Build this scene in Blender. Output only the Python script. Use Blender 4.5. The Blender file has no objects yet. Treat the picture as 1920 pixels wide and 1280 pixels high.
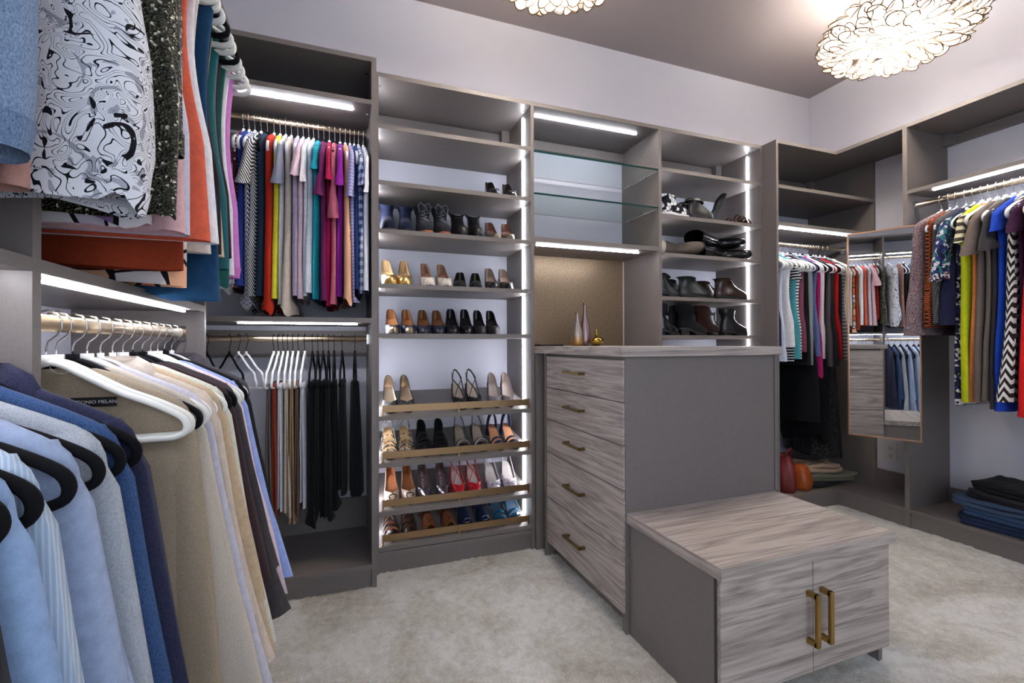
import bpy, math, random
from mathutils import Matrix, Vector
from math import sin, cos, pi, sqrt, radians
random.seed(7)
SC = bpy.context.scene
COL = SC.collection

# ------------------------------------------------------------------ camera
YAW, PITCH, ROLL, FPX, CZ = 0.352, 0.0053, -0.0028, 870.15, 1.1154
fw = Vector((sin(YAW)*cos(PITCH), cos(YAW)*cos(PITCH), sin(PITCH)))
rt0 = Vector((cos(YAW), -sin(YAW), 0)); up0 = rt0.cross(fw)
rt = cos(ROLL)*rt0 + sin(ROLL)*up0; up = -sin(ROLL)*rt0 + cos(ROLL)*up0
cam = bpy.data.cameras.new('camera'); cam.sensor_width = 36; cam.sensor_fit = 'HORIZONTAL'
cam.lens = FPX/1920*36; cam.clip_start = .02
camo = bpy.data.objects.new('camera', cam); COL.objects.link(camo)
camo.matrix_world = Matrix(((rt.x, up.x, -fw.x, 0), (rt.y, up.y, -fw.y, 0), (rt.z, up.z, -fw.z, CZ), (0, 0, 0, 1)))
SC.camera = camo

# ------------------------------------------------------------------ world and exposure
w = bpy.data.worlds.new('world'); SC.world = w; w.use_nodes = True
bg = w.node_tree.nodes['Background']; bg.inputs[0].default_value = (.80, .89, 1.0, 1); bg.inputs[1].default_value = 0.9
SC.view_settings.view_transform = 'Standard'; SC.view_settings.look = 'None'
SC.view_settings.gamma = 1; SC.view_settings.use_curve_mapping = False
SC.view_settings.exposure = 1.75
LED_STRENGTH = 26.0
LAMP_STRENGTH = 19.0

# ------------------------------------------------------------------ key dimensions (metres)
T = 2.44; ZC = 3.125
XLW, XL = -.788, -.433            # left wall, front of left units
YB = 2.73                         # back wall
YL, YS, YR = 2.224, 2.335, 2.23   # fronts of hanging, shoe and corner units
XR, XW = 3.612, 3.212             # right wall, front of right units
YP = 1.805                        # right partition near face
YF = -1.3                         # wall behind the camera

# ------------------------------------------------------------------ colour and material helpers
def lin(h):
    if isinstance(h, tuple): return h if len(h) == 4 else (*h, 1)
    h = h.lstrip('#'); v = [int(h[i:i+2], 16)/255 for i in (0, 2, 4)]
    return tuple((c/12.92 if c <= .04045 else ((c+.055)/1.055)**2.4) for c in v) + (1,)
class NT:
    def __init__(s, name):
        s.m = bpy.data.materials.new(name); s.m.use_nodes = True; s.t = s.m.node_tree
        s.b = s.t.nodes['Principled BSDF']
    def n(s, kind, **kw):
        o = s.t.nodes.new(kind)
        for k, v in kw.items():
            if hasattr(o, k): setattr(o, k, v)
            else: o.inputs[k].default_value = v
        return o
    def l(s, a, b): s.t.links.new(a, b)
    def coord(s, scale=(1, 1, 1), rot=(0, 0, 0), loc=(0, 0, 0)):
        c = s.n('ShaderNodeTexCoord'); m = s.n('ShaderNodeMapping')
        m.inputs['Scale'].default_value = scale; m.inputs['Rotation'].default_value = rot; m.inputs['Location'].default_value = loc
        s.l(c.outputs['Object'], m.inputs['Vector']); return m.outputs['Vector']
    def noise(s, vec, scale, detail=3, rough=.6, dist=0):
        o = s.n('ShaderNodeTexNoise'); o.inputs['Scale'].default_value = scale; o.inputs['Detail'].default_value = detail
        o.inputs['Roughness'].default_value = rough; o.inputs['Distortion'].default_value = dist
        s.l(vec, o.inputs['Vector']); return o.outputs['Fac']
    def ramp(s, fac, stops, interp='LINEAR'):
        o = s.n('ShaderNodeValToRGB'); o.color_ramp.interpolation = interp
        e = o.color_ramp.elements
        while len(e) < len(stops): e.new(.5)
        for i, (p, c) in enumerate(stops): e[i].position = p; e[i].color = lin(c)
        s.l(fac, o.inputs['Fac']); return o.outputs['Color']
    def math(s, op, a, b=None):
        o = s.n('ShaderNodeMath'); o.operation = op
        for i, x in enumerate((a, b)):
            if x is None: continue
            if isinstance(x, (int, float)): o.inputs[i].default_value = x
            else: s.l(x, o.inputs[i])
        return o.outputs[0]
    def mix(s, fac, a, b):
        o = s.n('ShaderNodeMix'); o.data_type = 'RGBA'
        for i, x in ((0, fac), (6, a), (7, b)):
            if isinstance(x, (int, float)): o.inputs[i].default_value = x
            elif isinstance(x, (str, tuple)): o.inputs[i].default_value = lin(x)
            else: s.l(x, o.inputs[i])
        return o.outputs[2]
    def bump(s, h, strength=.3, dist=.002):
        o = s.n('ShaderNodeBump'); o.inputs['Strength'].default_value = strength; o.inputs['Distance'].default_value = dist
        s.l(h, o.inputs['Height']); s.l(o.outputs['Normal'], s.b.inputs['Normal'])
    def base(s, c):
        if isinstance(c, (str, tuple)): s.b.inputs['Base Color'].default_value = lin(c)
        else: s.l(c, s.b.inputs['Base Color'])
    def set(s, rough=.6, metal=0, spec=.4, sheen=0):
        s.b.inputs['Roughness'].default_value = rough; s.b.inputs['Metallic'].default_value = metal
        s.b.inputs['Specular IOR Level'].default_value = spec
        if sheen: s.b.inputs['Sheen Weight'].default_value = sheen
        return s.m
MC = {}
def mat_plain(name, c, rough=.5, metal=0, spec=.4, bump=0, bscale=200, var=.0):
    k = ('p', name)
    if k in MC: return MC[k]
    n = NT(name)
    v = n.coord()
    if var:
        f = n.noise(v, bscale*.5, 3)
        cl = lin(c); d = tuple(x*(1-var) for x in cl[:3])+(1,); l2 = tuple(min(1, x*(1+var)) for x in cl[:3])+(1,)
        n.base(n.ramp(f, [(.3, d), (.7, l2)]))
    else: n.base(c)
    if bump: n.bump(n.noise(v, bscale, 2), bump, .002)
    n.set(rough, metal, spec); MC[k] = n.m; return n.m
def mat_laminate():
    n = NT('taupe_laminate'); v = n.coord((1, 1, 1))
    f = n.noise(n.coord((260, 260, 60)), 1.0, 2)
    g = n.noise(n.coord((60, 60, 260)), 1.0, 2)
    h = n.math('ADD', f, g)
    n.base(n.ramp(n.math('MULTIPLY', h, .5), [(.3, '#6f6865'), (.7, '#797270')]))
    n.bump(h, .06, .001); return n.set(.45, 0, .4)
def mat_wood(name, axis, tint=1.0):
    n = NT(name); L, F = 1.3, 26
    sc = {'x': (L, F, F), 'y': (F, L, F), 'z': (F, F, L), 'xy': (L, L, F)}[axis]
    a = n.noise(n.coord(tuple(x*.42 for x in sc)), 1.0, 4, .55, 1.3)
    b = n.noise(n.coord(tuple(x*2.4 for x in sc)), 1.0, 5, .65, .5)
    c = n.noise(n.coord(tuple(x*7 for x in sc)), 1.0, 3, .7)
    st = n.math('FRACT', n.math('MULTIPLY', a, 7.0)); st = n.math('PINGPONG', st, .5)
    f = n.math('ADD', n.math('MULTIPLY', b, .50), n.math('ADD', n.math('MULTIPLY', c, .22), n.math('MULTIPLY', st, .55)))
    n.base(n.ramp(f, [(.24, '#6f6561'), (.40, '#958b86'), (.55, '#aba19c'), (.75, '#beb5b0')]))
    n.bump(f, .12, .0015); return n.set(.5, 0, .32)
def mat_carpet():
    n = NT('plush_carpet'); v = n.coord()
    a = n.noise(v, 2.6, 5, .65, .6); b = n.noise(v, 220, 3, .7); c = n.noise(v, 30, 4, .7)
    f = n.math('ADD', n.math('MULTIPLY', a, .52), n.math('ADD', n.math('MULTIPLY', b, .24), n.math('MULTIPLY', c, .24)))
    n.base(n.ramp(f, [(.36, '#aca396'), (.46, '#d6d0c6'), (.56, '#f4f2ee')]))
    n.bump(n.math('ADD', b, n.math('MULTIPLY', c, .8)), .9, .008); return n.set(.95, 0, .1, .3)
def mat_wall(name, c):
    n = NT(name); v = n.coord(); f = n.noise(v, 140, 3)
    n.base(c); n.bump(f, .15, .002); return n.set(.85, 0, .2)
def mat_emit(name, c, s):
    n = NT(name); n.base('#ffffff'); n.b.inputs['Emission Color'].default_value = lin(c); n.b.inputs['Emission Strength'].default_value = s
    return n.m
def mat_metal(name, c, rough=.3): return mat_plain(name, c, rough, 1.0, .5)
FAB = {}
def fabric(spec):
    """procedural cloth: (kind, colour, ...)"""
    if spec in FAB: return FAB[spec]
    kind = spec[0]; n = NT('cloth_%s_%d' % (kind, len(FAB)))
    v = n.coord(); weave = n.noise(v, 420, 2)
    rough, sheen, bs = .88, .04, .25
    def sep(scale=(1, 1, 1), rot=(0, 0, 0)):
        s = n.n('ShaderNodeSeparateXYZ'); n.l(n.coord(scale, rot), s.inputs[0]); return s.outputs
    def shade(c, k):
        c = lin(c); return tuple(min(1, x*k) for x in c[:3])+(1,)
    if kind == 'plain':
        f = n.noise(v, 60, 4, .7); n.base(n.ramp(f, [(.3, shade(spec[1], .86)), (.7, shade(spec[1], 1.12))]))
    elif kind == 'heather':
        f = n.noise(n.coord((1, 1, .45)), 620, 3, .8); n.base(n.ramp(f, [(.30, spec[1]), (.70, spec[2])])); bs = .3
    elif kind == 'tweed':
        f = n.noise(v, 190, 4, .9); n.base(n.ramp(f, [(.36, spec[1]), (.5, spec[2]), (.64, spec[3])])); bs = .6
    elif kind == 'satin':
        n.base(spec[1]); rough, sheen = .38, 0
    elif kind == 'stripe':      # horizontal bands
        o = sep(); n_ = n.noise(v, 6, 2)
        f = n.math('FRACT', n.math('ADD', n.math('MULTIPLY', o[2], spec[3]), n.math('MULTIPLY', n_, .25)))
        n.base(n.ramp(f, [(0, spec[1]), (spec[4] if len(spec) > 4 else .5, spec[2])], 'CONSTANT'))
    elif kind == 'vstripe':
        o = sep(); f = n.math('FRACT', n.math('MULTIPLY', n.math('ADD', o[0], n.math('MULTIPLY', o[1], .8)), spec[3]))
        n.base(n.ramp(f, [(0, spec[1]), (.6, spec[2])], 'CONSTANT'))
    elif kind == 'plaid':
        o = sep(); a = n.math('FRACT', n.math('MULTIPLY', n.math('ADD', o[0], o[1]), spec[3])); b = n.math('FRACT', n.math('MULTIPLY', o[2], spec[3]))
        a = n.math('GREATER_THAN', a, .5); b = n.math('GREATER_THAN', b, .5)
        n.base(n.ramp(n.math('MULTIPLY', n.math('ADD', a, b), .5), [(0, spec[1]), (.4, spec[4] if len(spec) > 4 else '#8a90a0'), (.8, spec[2])], 'CONSTANT'))
    elif kind == 'basket':
        br = n.n('ShaderNodeTexBrick'); n.l(n.coord((1, 1, 1), (pi/2, 0, 0)), br.inputs['Vector']); br.inputs['Scale'].default_value = spec[3]
        br.inputs['Color1'].default_value = lin(spec[1]); br.inputs['Color2'].default_value = shade(spec[1], .7); br.inputs['Mortar'].default_value = lin(spec[2])
        br.inputs['Mortar Size'].default_value = .05; br.inputs['Brick Width'].default_value = .5; br.inputs['Row Height'].default_value = .28
        n.base(br.outputs['Color']); bs = .5
    elif kind == 'chevron':
        o = sep(); a = n.math('PINGPONG', n.math('ADD', n.math('MULTIPLY', o[0], .5), n.math('MULTIPLY', o[1], 3.2)), spec[4])
        f = n.math('FRACT', n.math('MULTIPLY', n.math('ADD', o[2], n.math('MULTIPLY', a, .9)), spec[3]))
        n.base(n.ramp(f, [(0, spec[1]), (.5, spec[2])], 'CONSTANT'))
    elif kind == 'dots':
        vo = n.n('ShaderNodeTexVoronoi'); n.l(v, vo.inputs['Vector']); vo.inputs['Scale'].default_value = spec[3]; vo.inputs['Randomness'].default_value = .4
        n.base(n.ramp(vo.outputs['Distance'], [(0, spec[2]), (.3, spec[1])], 'CONSTANT'))
    elif kind == 'floral':      # swirling outlined motifs
        ns = n.n('ShaderNodeTexNoise'); n.l(v, ns.inputs['Vector']); ns.inputs['Scale'].default_value = spec[3]; ns.inputs['Detail'].default_value = 1; ns.inputs['Distortion'].default_value = 1.8
        a = n.math('FRACT', n.math('MULTIPLY', ns.outputs['Fac'], spec[4] if len(spec) > 4 else 9))
        line = n.math('LESS_THAN', a, .16)
        ns2 = n.noise(v, spec[3]*1.6, 0, .5, 2.5); blob = n.math('GREATER_THAN', ns2, .70)
        g = n.noise(v, spec[3]*1.7, 1, .5, 2.0); grey = n.math('GREATER_THAN', g, .62)
        c1 = n.mix(grey, spec[1], spec[5] if len(spec) > 5 else '#b9b6ba')
        n.base(n.mix(n.math('MAXIMUM', line, blob), c1, spec[2]))
    elif kind == 'print':       # multi-coloured cells
        vo = n.n('ShaderNodeTexVoronoi'); ns = n.n('ShaderNodeTexNoise'); n.l(v, ns.inputs['Vector']); ns.inputs['Scale'].default_value = 6
        mx = n.n('ShaderNodeMix'); mx.data_type = 'RGBA'; mx.inputs[0].default_value = .045; n.l(v, mx.inputs[6]); n.l(ns.outputs['Color'], mx.inputs[7])
        n.l(mx.outputs[2], vo.inputs['Vector']); vo.inputs['Scale'].default_value = spec[1]
        sp = n.n('ShaderNodeSeparateColor'); n.l(vo.outputs['Color'], sp.inputs[0])
        k = len(spec)-2; cc = n.ramp(sp.outputs[0], [(i/k, c) for i, c in enumerate(spec[2:])], 'CONSTANT')
        v2 = n.n('ShaderNodeTexVoronoi'); v2.feature = 'DISTANCE_TO_EDGE'; n.l(mx.outputs[2], v2.inputs['Vector']); v2.inputs['Scale'].default_value = spec[1]
        n.base(n.mix(n.math('LESS_THAN', v2.outputs['Distance'], .045), cc, '#17141a'))
    elif kind == 'sequin':
        vo = n.n('ShaderNodeTexVoronoi'); n.l(v, vo.inputs['Vector']); vo.inputs['Scale'].default_value = 210
        sp = n.n('ShaderNodeSeparateColor'); n.l(vo.outputs['Color'], sp.inputs[0])
        n.base(n.ramp(sp.outputs[0], [(0, spec[1]), (.55, spec[2]), (.93, spec[3])], 'CONSTANT'))
        n.bump(vo.outputs['Distance'], .9, .004); n.set(.3, .35, .6); FAB[spec] = n.m; return n.m
    elif kind == 'leather':
        n.base(n.ramp(n.noise(v, 12, 3), [(.3, shade(spec[1], .75)), (.7, shade(spec[1], 1.2))])); n.bump(n.noise(v, 160, 3), .2, .001)
        n.set(spec[2] if len(spec) > 2 else .35, 0, .5); FAB[spec] = n.m; return n.m
    elif kind == 'metallic':
        n.base(spec[1]); n.bump(n.noise(v, 120, 3), .15, .001); n.set(.28, .85, .5); FAB[spec] = n.m; return n.m
    n.bump(n.math('ADD', weave, n.math('MULTIPLY', n.noise(v, 14, 3), 2.0)), bs, .003)
    n.set(rough, 0, .15, sheen); FAB[spec] = n.m; return n.m

# ------------------------------------------------------------------ mesh helpers
def mesh(name, verts, faces, m, smooth=False, mi=None):
    me = bpy.data.meshes.new(name); me.from_pydata([tuple(v) for v in verts], [], faces); me.validate()
    for x in (m if isinstance(m, (list, tuple)) else [m]): me.materials.append(x)
    if smooth: me.polygons.foreach_set('use_smooth', [True]*len(me.polygons))
    if mi and len(mi) == len(me.polygons): me.polygons.foreach_set('material_index', mi)
    me.update(); return me
def put(name, me, parent=None):
    o = bpy.data.objects.new(name, me); COL.objects.link(o)
    if parent is not None: o.parent = parent
    return o
ORIGIN = {}
def off(o):
    while o is not None:
        if o.name in ORIGIN: return ORIGIN[o.name]
        o = o.parent
    return Vector((0, 0, 0))
LABELS = {}
def tag(o, label, cat, group=None):
    o['label'] = label; o['category'] = cat
    if group: o['group'] = group
    LABELS.setdefault(label, []).append(group); return o
def thing(name, label, cat, loc=(0, 0, 0), rz=0, group=None, world=False):
    o = bpy.data.objects.new(name, None); o.empty_display_size = .05; COL.objects.link(o)
    o.location = loc; o.rotation_euler = (0, 0, rz); tag(o, label, cat, group)
    if world: ORIGIN[o.name] = Vector(loc)
    return o
BF = [(0, 3, 2, 1), (4, 5, 6, 7), (0, 1, 5, 4), (1, 2, 6, 5), (2, 3, 7, 6), (3, 0, 4, 7)]
def boxv(x0, x1, y0, y1, z0, z1):
    return [(x0, y0, z0), (x1, y0, z0), (x1, y1, z0), (x0, y1, z0), (x0, y0, z1), (x1, y0, z1), (x1, y1, z1), (x0, y1, z1)]
def box(name, x0, x1, y0, y1, z0, z1, m, parent=None):
    d = off(parent)
    return put(name, mesh(name, [Vector(v)-d for v in boxv(x0, x1, y0, y1, z0, z1)], BF, m), parent)
class MB:
    def __init__(s): s.v = []; s.f = []; s.mi = []
    def add(s, v, f, mi=0):
        b = len(s.v); s.v += [Vector(x) for x in v]; s.f += [tuple(i+b for i in q) for q in f]; s.mi += [mi]*len(f); return s
    def box(s, *a, mi=0): return s.add(boxv(*a), BF, mi)
    def loft(s, rings, closed=True, cap0=False, cap1=False, mi=0):
        n = len(rings[0]); v = [p for r in rings for p in r]; f = []
        for i in range(len(rings)-1):
            for j in range(n if closed else n-1):
                k = (j+1) % n; f.append((i*n+j, i*n+k, (i+1)*n+k, (i+1)*n+j))
        if cap0: f.append(tuple(range(n-1, -1, -1)))
        if cap1: b = (len(rings)-1)*n; f.append(tuple(range(b, b+n)))
        return s.add(v, f, mi)
    def tube(s, pts, r, n=8, flat=1.0, cap=True, mi=0, upv=(0, 0, 1)):
        pts = [Vector(p) for p in pts]; rs = r if isinstance(r, (list, tuple)) else [r]*len(pts); rings = []
        for i, p in enumerate(pts):
            t = (pts[min(i+1, len(pts)-1)]-pts[max(i-1, 0)]).normalized()
            u = Vector(upv)
            a = t.cross(u)
            if a.length < .05: a = t.cross(Vector((1, 0, 0)) if abs(t.x) < .9 else Vector((0, 1, 0)))
            a.normalize(); b = a.cross(t).normalized()
            rings.append([p+a*(rs[i]*cos(2*pi*k/n)*flat)+b*(rs[i]*sin(2*pi*k/n)) for k in range(n)])
        return s.loft(rings, True, cap, cap, mi)
    def lathe(s, prof, n=20, c=(0, 0, 0), mi=0, cap0=True, cap1=True):
        return s.loft([[(c[0]+r*cos(2*pi*k/n), c[1]+r*sin(2*pi*k/n), c[2]+z) for k in range(n)] for r, z in prof], True, cap0, cap1, mi)
    def me(s, name, m, smooth=False): return mesh(name, s.v, s.f, m, smooth, s.mi)
    def build(s, name, m, parent=None, smooth=False, world=True):
        if world:
            d = off(parent); s.v = [v-d for v in s.v]
        return put(name, s.me(name, m, smooth), parent)
def interp(tab, x):
    for (a, va), (b, vb) in zip(tab, tab[1:]):
        if x <= b: return va+(vb-va)*max(0, (x-a))/(b-a)
    return tab[-1][1]
def sstep(a, b, x): x = max(0, min(1, (x-a)/(b-a))); return x*x*(3-2*x)
def copy_tree(root, loc, rz=None, label=None, group=None):
    r = root.copy(); COL.objects.link(r); r.location = loc
    if rz is not None: r.rotation_euler = (root.rotation_euler.x, root.rotation_euler.y, rz)
    if label: r['label'] = label
    if group: r['group'] = group
    for ch in root.children:
        c = ch.copy(); COL.objects.link(c); c.parent = r
        for g in ch.children:
            d = g.copy(); COL.objects.link(d); d.parent = c
    return r
def struct(o): o['kind'] = 'structure'; return o

LAM = mat_laminate(); WX = mat_wood('grey_wood_x', 'x'); WY = mat_wood('grey_wood_y', 'y'); WXY = mat_wood('grey_wood_edge', 'xy')
BRASS = mat_metal('aged_brass', '#8f7a4c', .34); GOLD = mat_metal('champagne_gold', '#9a7f60', .36); CHROME = mat_metal('chrome', '#d6d6d8', .15)
ROD = mat_metal('brushed_champagne_rod', '#d8c2a4', .30)
LED = mat_emit('led_light', '#f4f6ff', LED_STRENGTH); ALU = mat_plain('led_profile', '#c9cad0', .4)
WHITE_P = mat_plain('white_plastic', '#dcdedb', .35); BLACK_V = mat_plain('black_velvet', '#121216', .9, 0, .1)
WHITE_V = mat_plain('white_velvet', '#e6e6ea', .8, 0, .2); DARKWIRE = mat_metal('dark_wire', '#3b3a3d', .3)

# ------------------------------------------------------------------ room shell
def grid_floor():
    x0, x1, y0, y1 = XLW, XR, YF, YB; nx, ny = 300, 270; rnd = random.Random(3)
    v = []; f = []
    for j in range(ny+1):
        for i in range(nx+1):
            v.append((x0+(x1-x0)*i/nx, y0+(y1-y0)*j/ny, rnd.uniform(-.004, .005)+.002*sin(i*.21+j*.13)))
    for j in range(ny):
        for i in range(nx):
            a = j*(nx+1)+i; f.append((a, a+1, a+nx+2, a+nx+1))
    return mesh('floor', v, f, mat_carpet(), True)
struct(put('floor', grid_floor()))
WALLM = mat_wall('lavender_grey_paint', '#cbccd8'); CEILM = mat_wall('taupe_ceiling_paint', '#a0989a')
struct(box('wall_back', XLW-.1, XR+.1, YB, YB+.1, -.05, ZC+.05, WALLM))
struct(box('wall_right', XR, XR+.1, YF-.1, YB, -.05, ZC+.05, WALLM))
struct(box('wall_left', XLW-.1, XLW, YF-.1, YB, -.05, ZC+.05, WALLM))
struct(box('ceiling', XLW-.1, XR+.1, YF-.1, YB+.1, ZC, ZC+.1, CEILM))
# wall behind the camera with a wide window opening (daylight)
wf = MB(); wx0, wx1, wz0, wz1 = -.6, 1.9, .5, 2.6
wf.box(XLW-.1, wx0, YF-.1, YF, -.05, ZC+.05); wf.box(wx1, XR+.1, YF-.1, YF, -.05, ZC+.05)
wf.box(wx0, wx1, YF-.1, YF, -.05, wz0); wf.box(wx0, wx1, YF-.1, YF, wz1, ZC+.05)
struct(wf.build('wall_front', WALLM))
wfr = struct(MB().box(wx0, wx1, YF-.06, YF-.02, wz0, wz0+.05).box(wx0, wx1, YF-.06, YF-.02, wz1-.05, wz1).box(wx0, wx0+.05, YF-.06, YF-.02, wz0, wz1).box(wx1-.05, wx1, YF-.06, YF-.02, wz0, wz1).box(.62, .68, YF-.06, YF-.02, wz0, wz1).build('window_1', WHITE_P))

# ------------------------------------------------------------------ cabinet units
def led(name, p, a, b, r=.0031, axis='x', drop=.004):
    """slim LED strip in an aluminium channel"""
    (x, y, z) = a; (x2, y2, z2) = b
    o = box(name, min(x, x2)-(r if axis != 'x' else 0), max(x, x2)+(r if axis != 'x' else 0), min(y, y2)-(r if axis != 'y' else 0), max(y, y2)+(r if axis != 'y' else 0),
            min(z, z2)-(r*.7 if axis != 'z' else 0), max(z, z2)+(r*.7 if axis != 'z' else 0), LED, p)
    o['label'] = 'glowing white light strip'; return o
def rod_x(p, x0, x1, y, z):
    o = MB().tube([(x0, y, z), (x1, y, z)], .014, 14, .55).build('hanging_rod', ROD, p, True)
    for x in (x0, x1):
        s = 1 if x == x0 else -1
        box('rod_bracket', min(x, x+s*.012), max(x, x+s*.012), y-.018, y+.018, z-.026, z+.022, CHROME, p)
    return o
def rod_y(p, y0, y1, x, z):
    o = MB().tube([(x, y0, z), (x, y1, z)], .016, 14, .55).build('hanging_rod', ROD, p, True)
    for y in (y0, y1):
        s = 1 if y == y0 else -1
        box('rod_bracket', x-.018, x+.018, min(y, y+s*.012), max(y, y+s*.012), z-.026, z+.022, CHROME, p)
    return o
PT = .02
def cams_x(p, x, y, z):   # small connector caps under a shelf end
    MB().lathe([(.008, 0), (.008, -.003)], 10, (x, y, z)).build('connector_cap', CHROME, p)

# left wall, near section (runs past the camera) and far section
uB = thing('closet_unit', 'taupe open closet section on the left wall holding the denim-blue and navy jackets', 'closet', ((XL+XLW)/2, .35, 0), world=True)
for y0, y1 in ((-.3, -.28), (.896, .907)): box('side_panel', XLW, XL, y0, y1, 0, T, LAM, uB)
box('top_panel', XLW, XL, -.28, .896, T-.022, T, LAM, uB); box('shelf', XLW, XL, -.28, .896, 2.218, 2.240, LAM, uB)
box('shelf', XLW, XL, -.28, .896, 1.226, 1.247, LAM, uB); box('base_shelf', XLW, XL, -.28, .896, .085, .107, LAM, uB)
box('toe_kick', XL-.02, XL-.005, -.28, .896, 0, .085, LAM, uB)
rod_y(uB, -.28, .896, -.50, 1.156); rod_y(uB, -.28, .896, -.505, 2.170)
led('light_strip', uB, (XL-.05, -.2, 1.222), (XL-.05, .86, 1.222), axis='y'); led('light_strip', uB, (XL-.05, -.2, 2.214), (XL-.05, .86, 2.214), axis='y')
uA = thing('closet_unit', 'taupe closet section with lit shelf above the row of beige and cream jackets', 'closet', ((XL+XLW)/2, 1.37, 0), world=True)
for y0, y1 in ((.907, .918), (1.822, 1.842)): box('side_panel', XLW, XL, y0, y1, 0, T, LAM, uA)
box('shelf', XLW, XL, .918, 1.822, 2.218, 2.240, LAM, uA); box('shelf', XLW, XL, .918, 1.822, 1.226, 1.247, LAM, uA)
box('base_shelf', XLW, XL, .918, 1.822, .085, .107, LAM, uA); box('toe_kick', XL-.02, XL-.005, .918, 1.822, 0, .085, LAM, uA)
box('top_panel', XLW, XL, .918, YB, T-.022, T, LAM, uA)
rod_y(uA, .918, 1.822, -.50, 1.156); rod_y(uA, .918, 1.822, -.505, 2.170)
led('light_strip', uA, (XL-.03, .93, 1.220), (XL-.03, 1.72, 1.220), axis='y'); led('light_strip', uA, (XL-.05, .93, 2.214), (XL-.05, 1.72, 2.214), axis='y')
# back wall, hanging section
uC = thing('closet_unit', 'tall taupe double-hanging closet section left of the shoe tower', 'closet', (-.2, 2.48, 0), world=True)
XA, XB_ = .152, .130
box('side_panel', XB_, XA, YL, YB, 0, T, LAM, uC)
box('top_panel', XL, XB_, YL, YB, T-.022, T, LAM, uC)
box('shelf', XLW, XB_, YL, YB, 2.220, 2.241, LAM, uC); box('shelf', XLW, XB_, YL, YB, 1.214, 1.236, LAM, uC)
box('base_shelf', XLW, XB_, YL, YB, .085, .107, LAM, uC); box('toe_kick', XLW, XB_, YL+.015, YL+.03, 0, .085, LAM, uC)
box('back_cleat', XLW, XB_, YB-.02, YB, 1.05, 1.19, LAM, uC); box('back_cleat', XLW, XB_, YB-.02, YB, .107, .27, LAM, uC)
box('back_cleat', XLW, XB_, YB-.02, YB, 2.05, 2.2, LAM, uC)
rod_x(uC, XLW, XB_, 2.44, 2.172); rod_x(uC, XLW, XB_, 2.44, 1.143)
led('light_strip', uC, (-.42, YL+.07, 2.215), (.05, YL+.07, 2.215)); led('light_strip', uC, (-.42, YL+.06, 1.209), (.07, YL+.06, 1.209))
for z in (2.415, 2.219): cams_x(uC, .115, 2.32, z)
# shoe tower
uD = thing('shoe_tower', 'tall taupe shoe tower with glowing vertical light strips and slanted lower shelves', 'shelving', (.57, 2.53, 0), world=True)
DX0, DX1 = .170, .969
box('side_panel', XA, DX0, YS, YB, 0, T, LAM, uD); box('side_panel', DX1, .988, YS, YB, 0, T, LAM, uD)
box('top_panel', DX0, DX1, YS, YB, T-.022, T, LAM, uD)
SHZ = [2.190, 1.915, 1.680, 1.412, 1.168]
for z in SHZ: box('shelf', DX0, DX1, YS, YB, z-.022, z, LAM, uD)
SLZ = [.765, .537, .302, .132]; SLOPE = .215
for z in SLZ:
    v = [(DX0, YS, z-.022), (DX1, YS, z-.022), (DX1, YB, z-.022+.395*SLOPE), (DX0, YB, z-.022+.395*SLOPE), (DX0, YS, z), (DX1, YS, z), (DX1, YB, z+.395*SLOPE), (DX0, YB, z+.395*SLOPE)]
    sh = put('slanted_shelf', mesh('slanted_shelf', [Vector(a)-off(uD) for a in v], BF, LAM), uD)
    f = MB(); y = YS+.018
    for a, b in ((DX0+.022, .567), (.572, DX1-.012)):
        o = MB().box(a, b, y-.002, y+.002, z+.016, z+.050).build('toe_rail', GOLD, uD)
    for x in (DX0+.020, .5695, DX1-.012):
        MB().box(x-.004, x+.004, y-.006, y+.004, z-.002, z+.052).box(x-.007, x+.007, y-.010, y+.006, z-.002, z+.006).build('rail_post', GOLD, uD)
box('base_shelf', DX0, DX1, YS, YB, .082, .106, LAM, uD); box('toe_kick', DX0, DX1, YS+.012, YS+.03, 0, .082, LAM, uD)
box('back_cleat', DX0, DX1, YB-.018, YB, 2.355, 2.41, LAM, uD); box('back_cleat', DX0, DX1, YB-.018, YB, .106, .22, LAM, uD)
box('rail_cover', DX1-.05, DX1, YB-.06, YB-.018, 2.35, 2.418, LAM, uD)
led('light_strip', uD, (DX1-.002, 2.45, .12), (DX1-.002, 2.45, 2.40), axis='z'); led('light_strip', uD, (DX0+.002, 2.45, .12), (DX0+.002, 2.45, 2.40), axis='z')
for x in (DX0+.012, DX1-.012): cams_x(uD, x, 2.42, 2.418)
# glass display section above the dresser
uE = thing('display_cabinet', 'open display section with glass shelves and a bronze backsplash over the worktop', 'cabinet', (1.40, 2.53, 0), world=True)
EX0, EX1 = .988, 1.811
box('side_panel', EX1, 1.832, YS, YB, 0, T, LAM, uE); box('top_panel', EX0, EX1, YS, YB, T-.022, T, LAM, uE)
box('shelf', EX0, EX1, YS, YB, 1.677, 1.702, LAM, uE); box('back_cleat', EX0, EX1, YB-.018, YB, 2.355, 2.41, LAM, uE)
nb = NT('bronze_backsplash'); fb = nb.noise(nb.coord((90, 90, 180)), 1, 4, .7); nb.base(nb.ramp(fb, [(.3, '#6b5844'), (.7, '#a38d72')])); nb.bump(fb, .4, .002); nb.set(.33, .45, .5)
box('backsplash', EX0, EX1, YB-.012, YB, 1.105, 1.677, nb.m, uE)
box('backsplash_trim', EX1-.004, EX1, YB-.02, YB-.012, 1.105, 1.677, mat_plain('pale_trim', '#cfc6ba', .4), uE)
ng = NT('shelf_glass'); ng.b.inputs['Base Color'].default_value = (.90, .97, .95, 1); ng.b.inputs['Transmission Weight'].default_value = 1; ng.b.inputs['IOR'].default_value = 1.45; ng.b.inputs['Roughness'].default_value = .02
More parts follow.
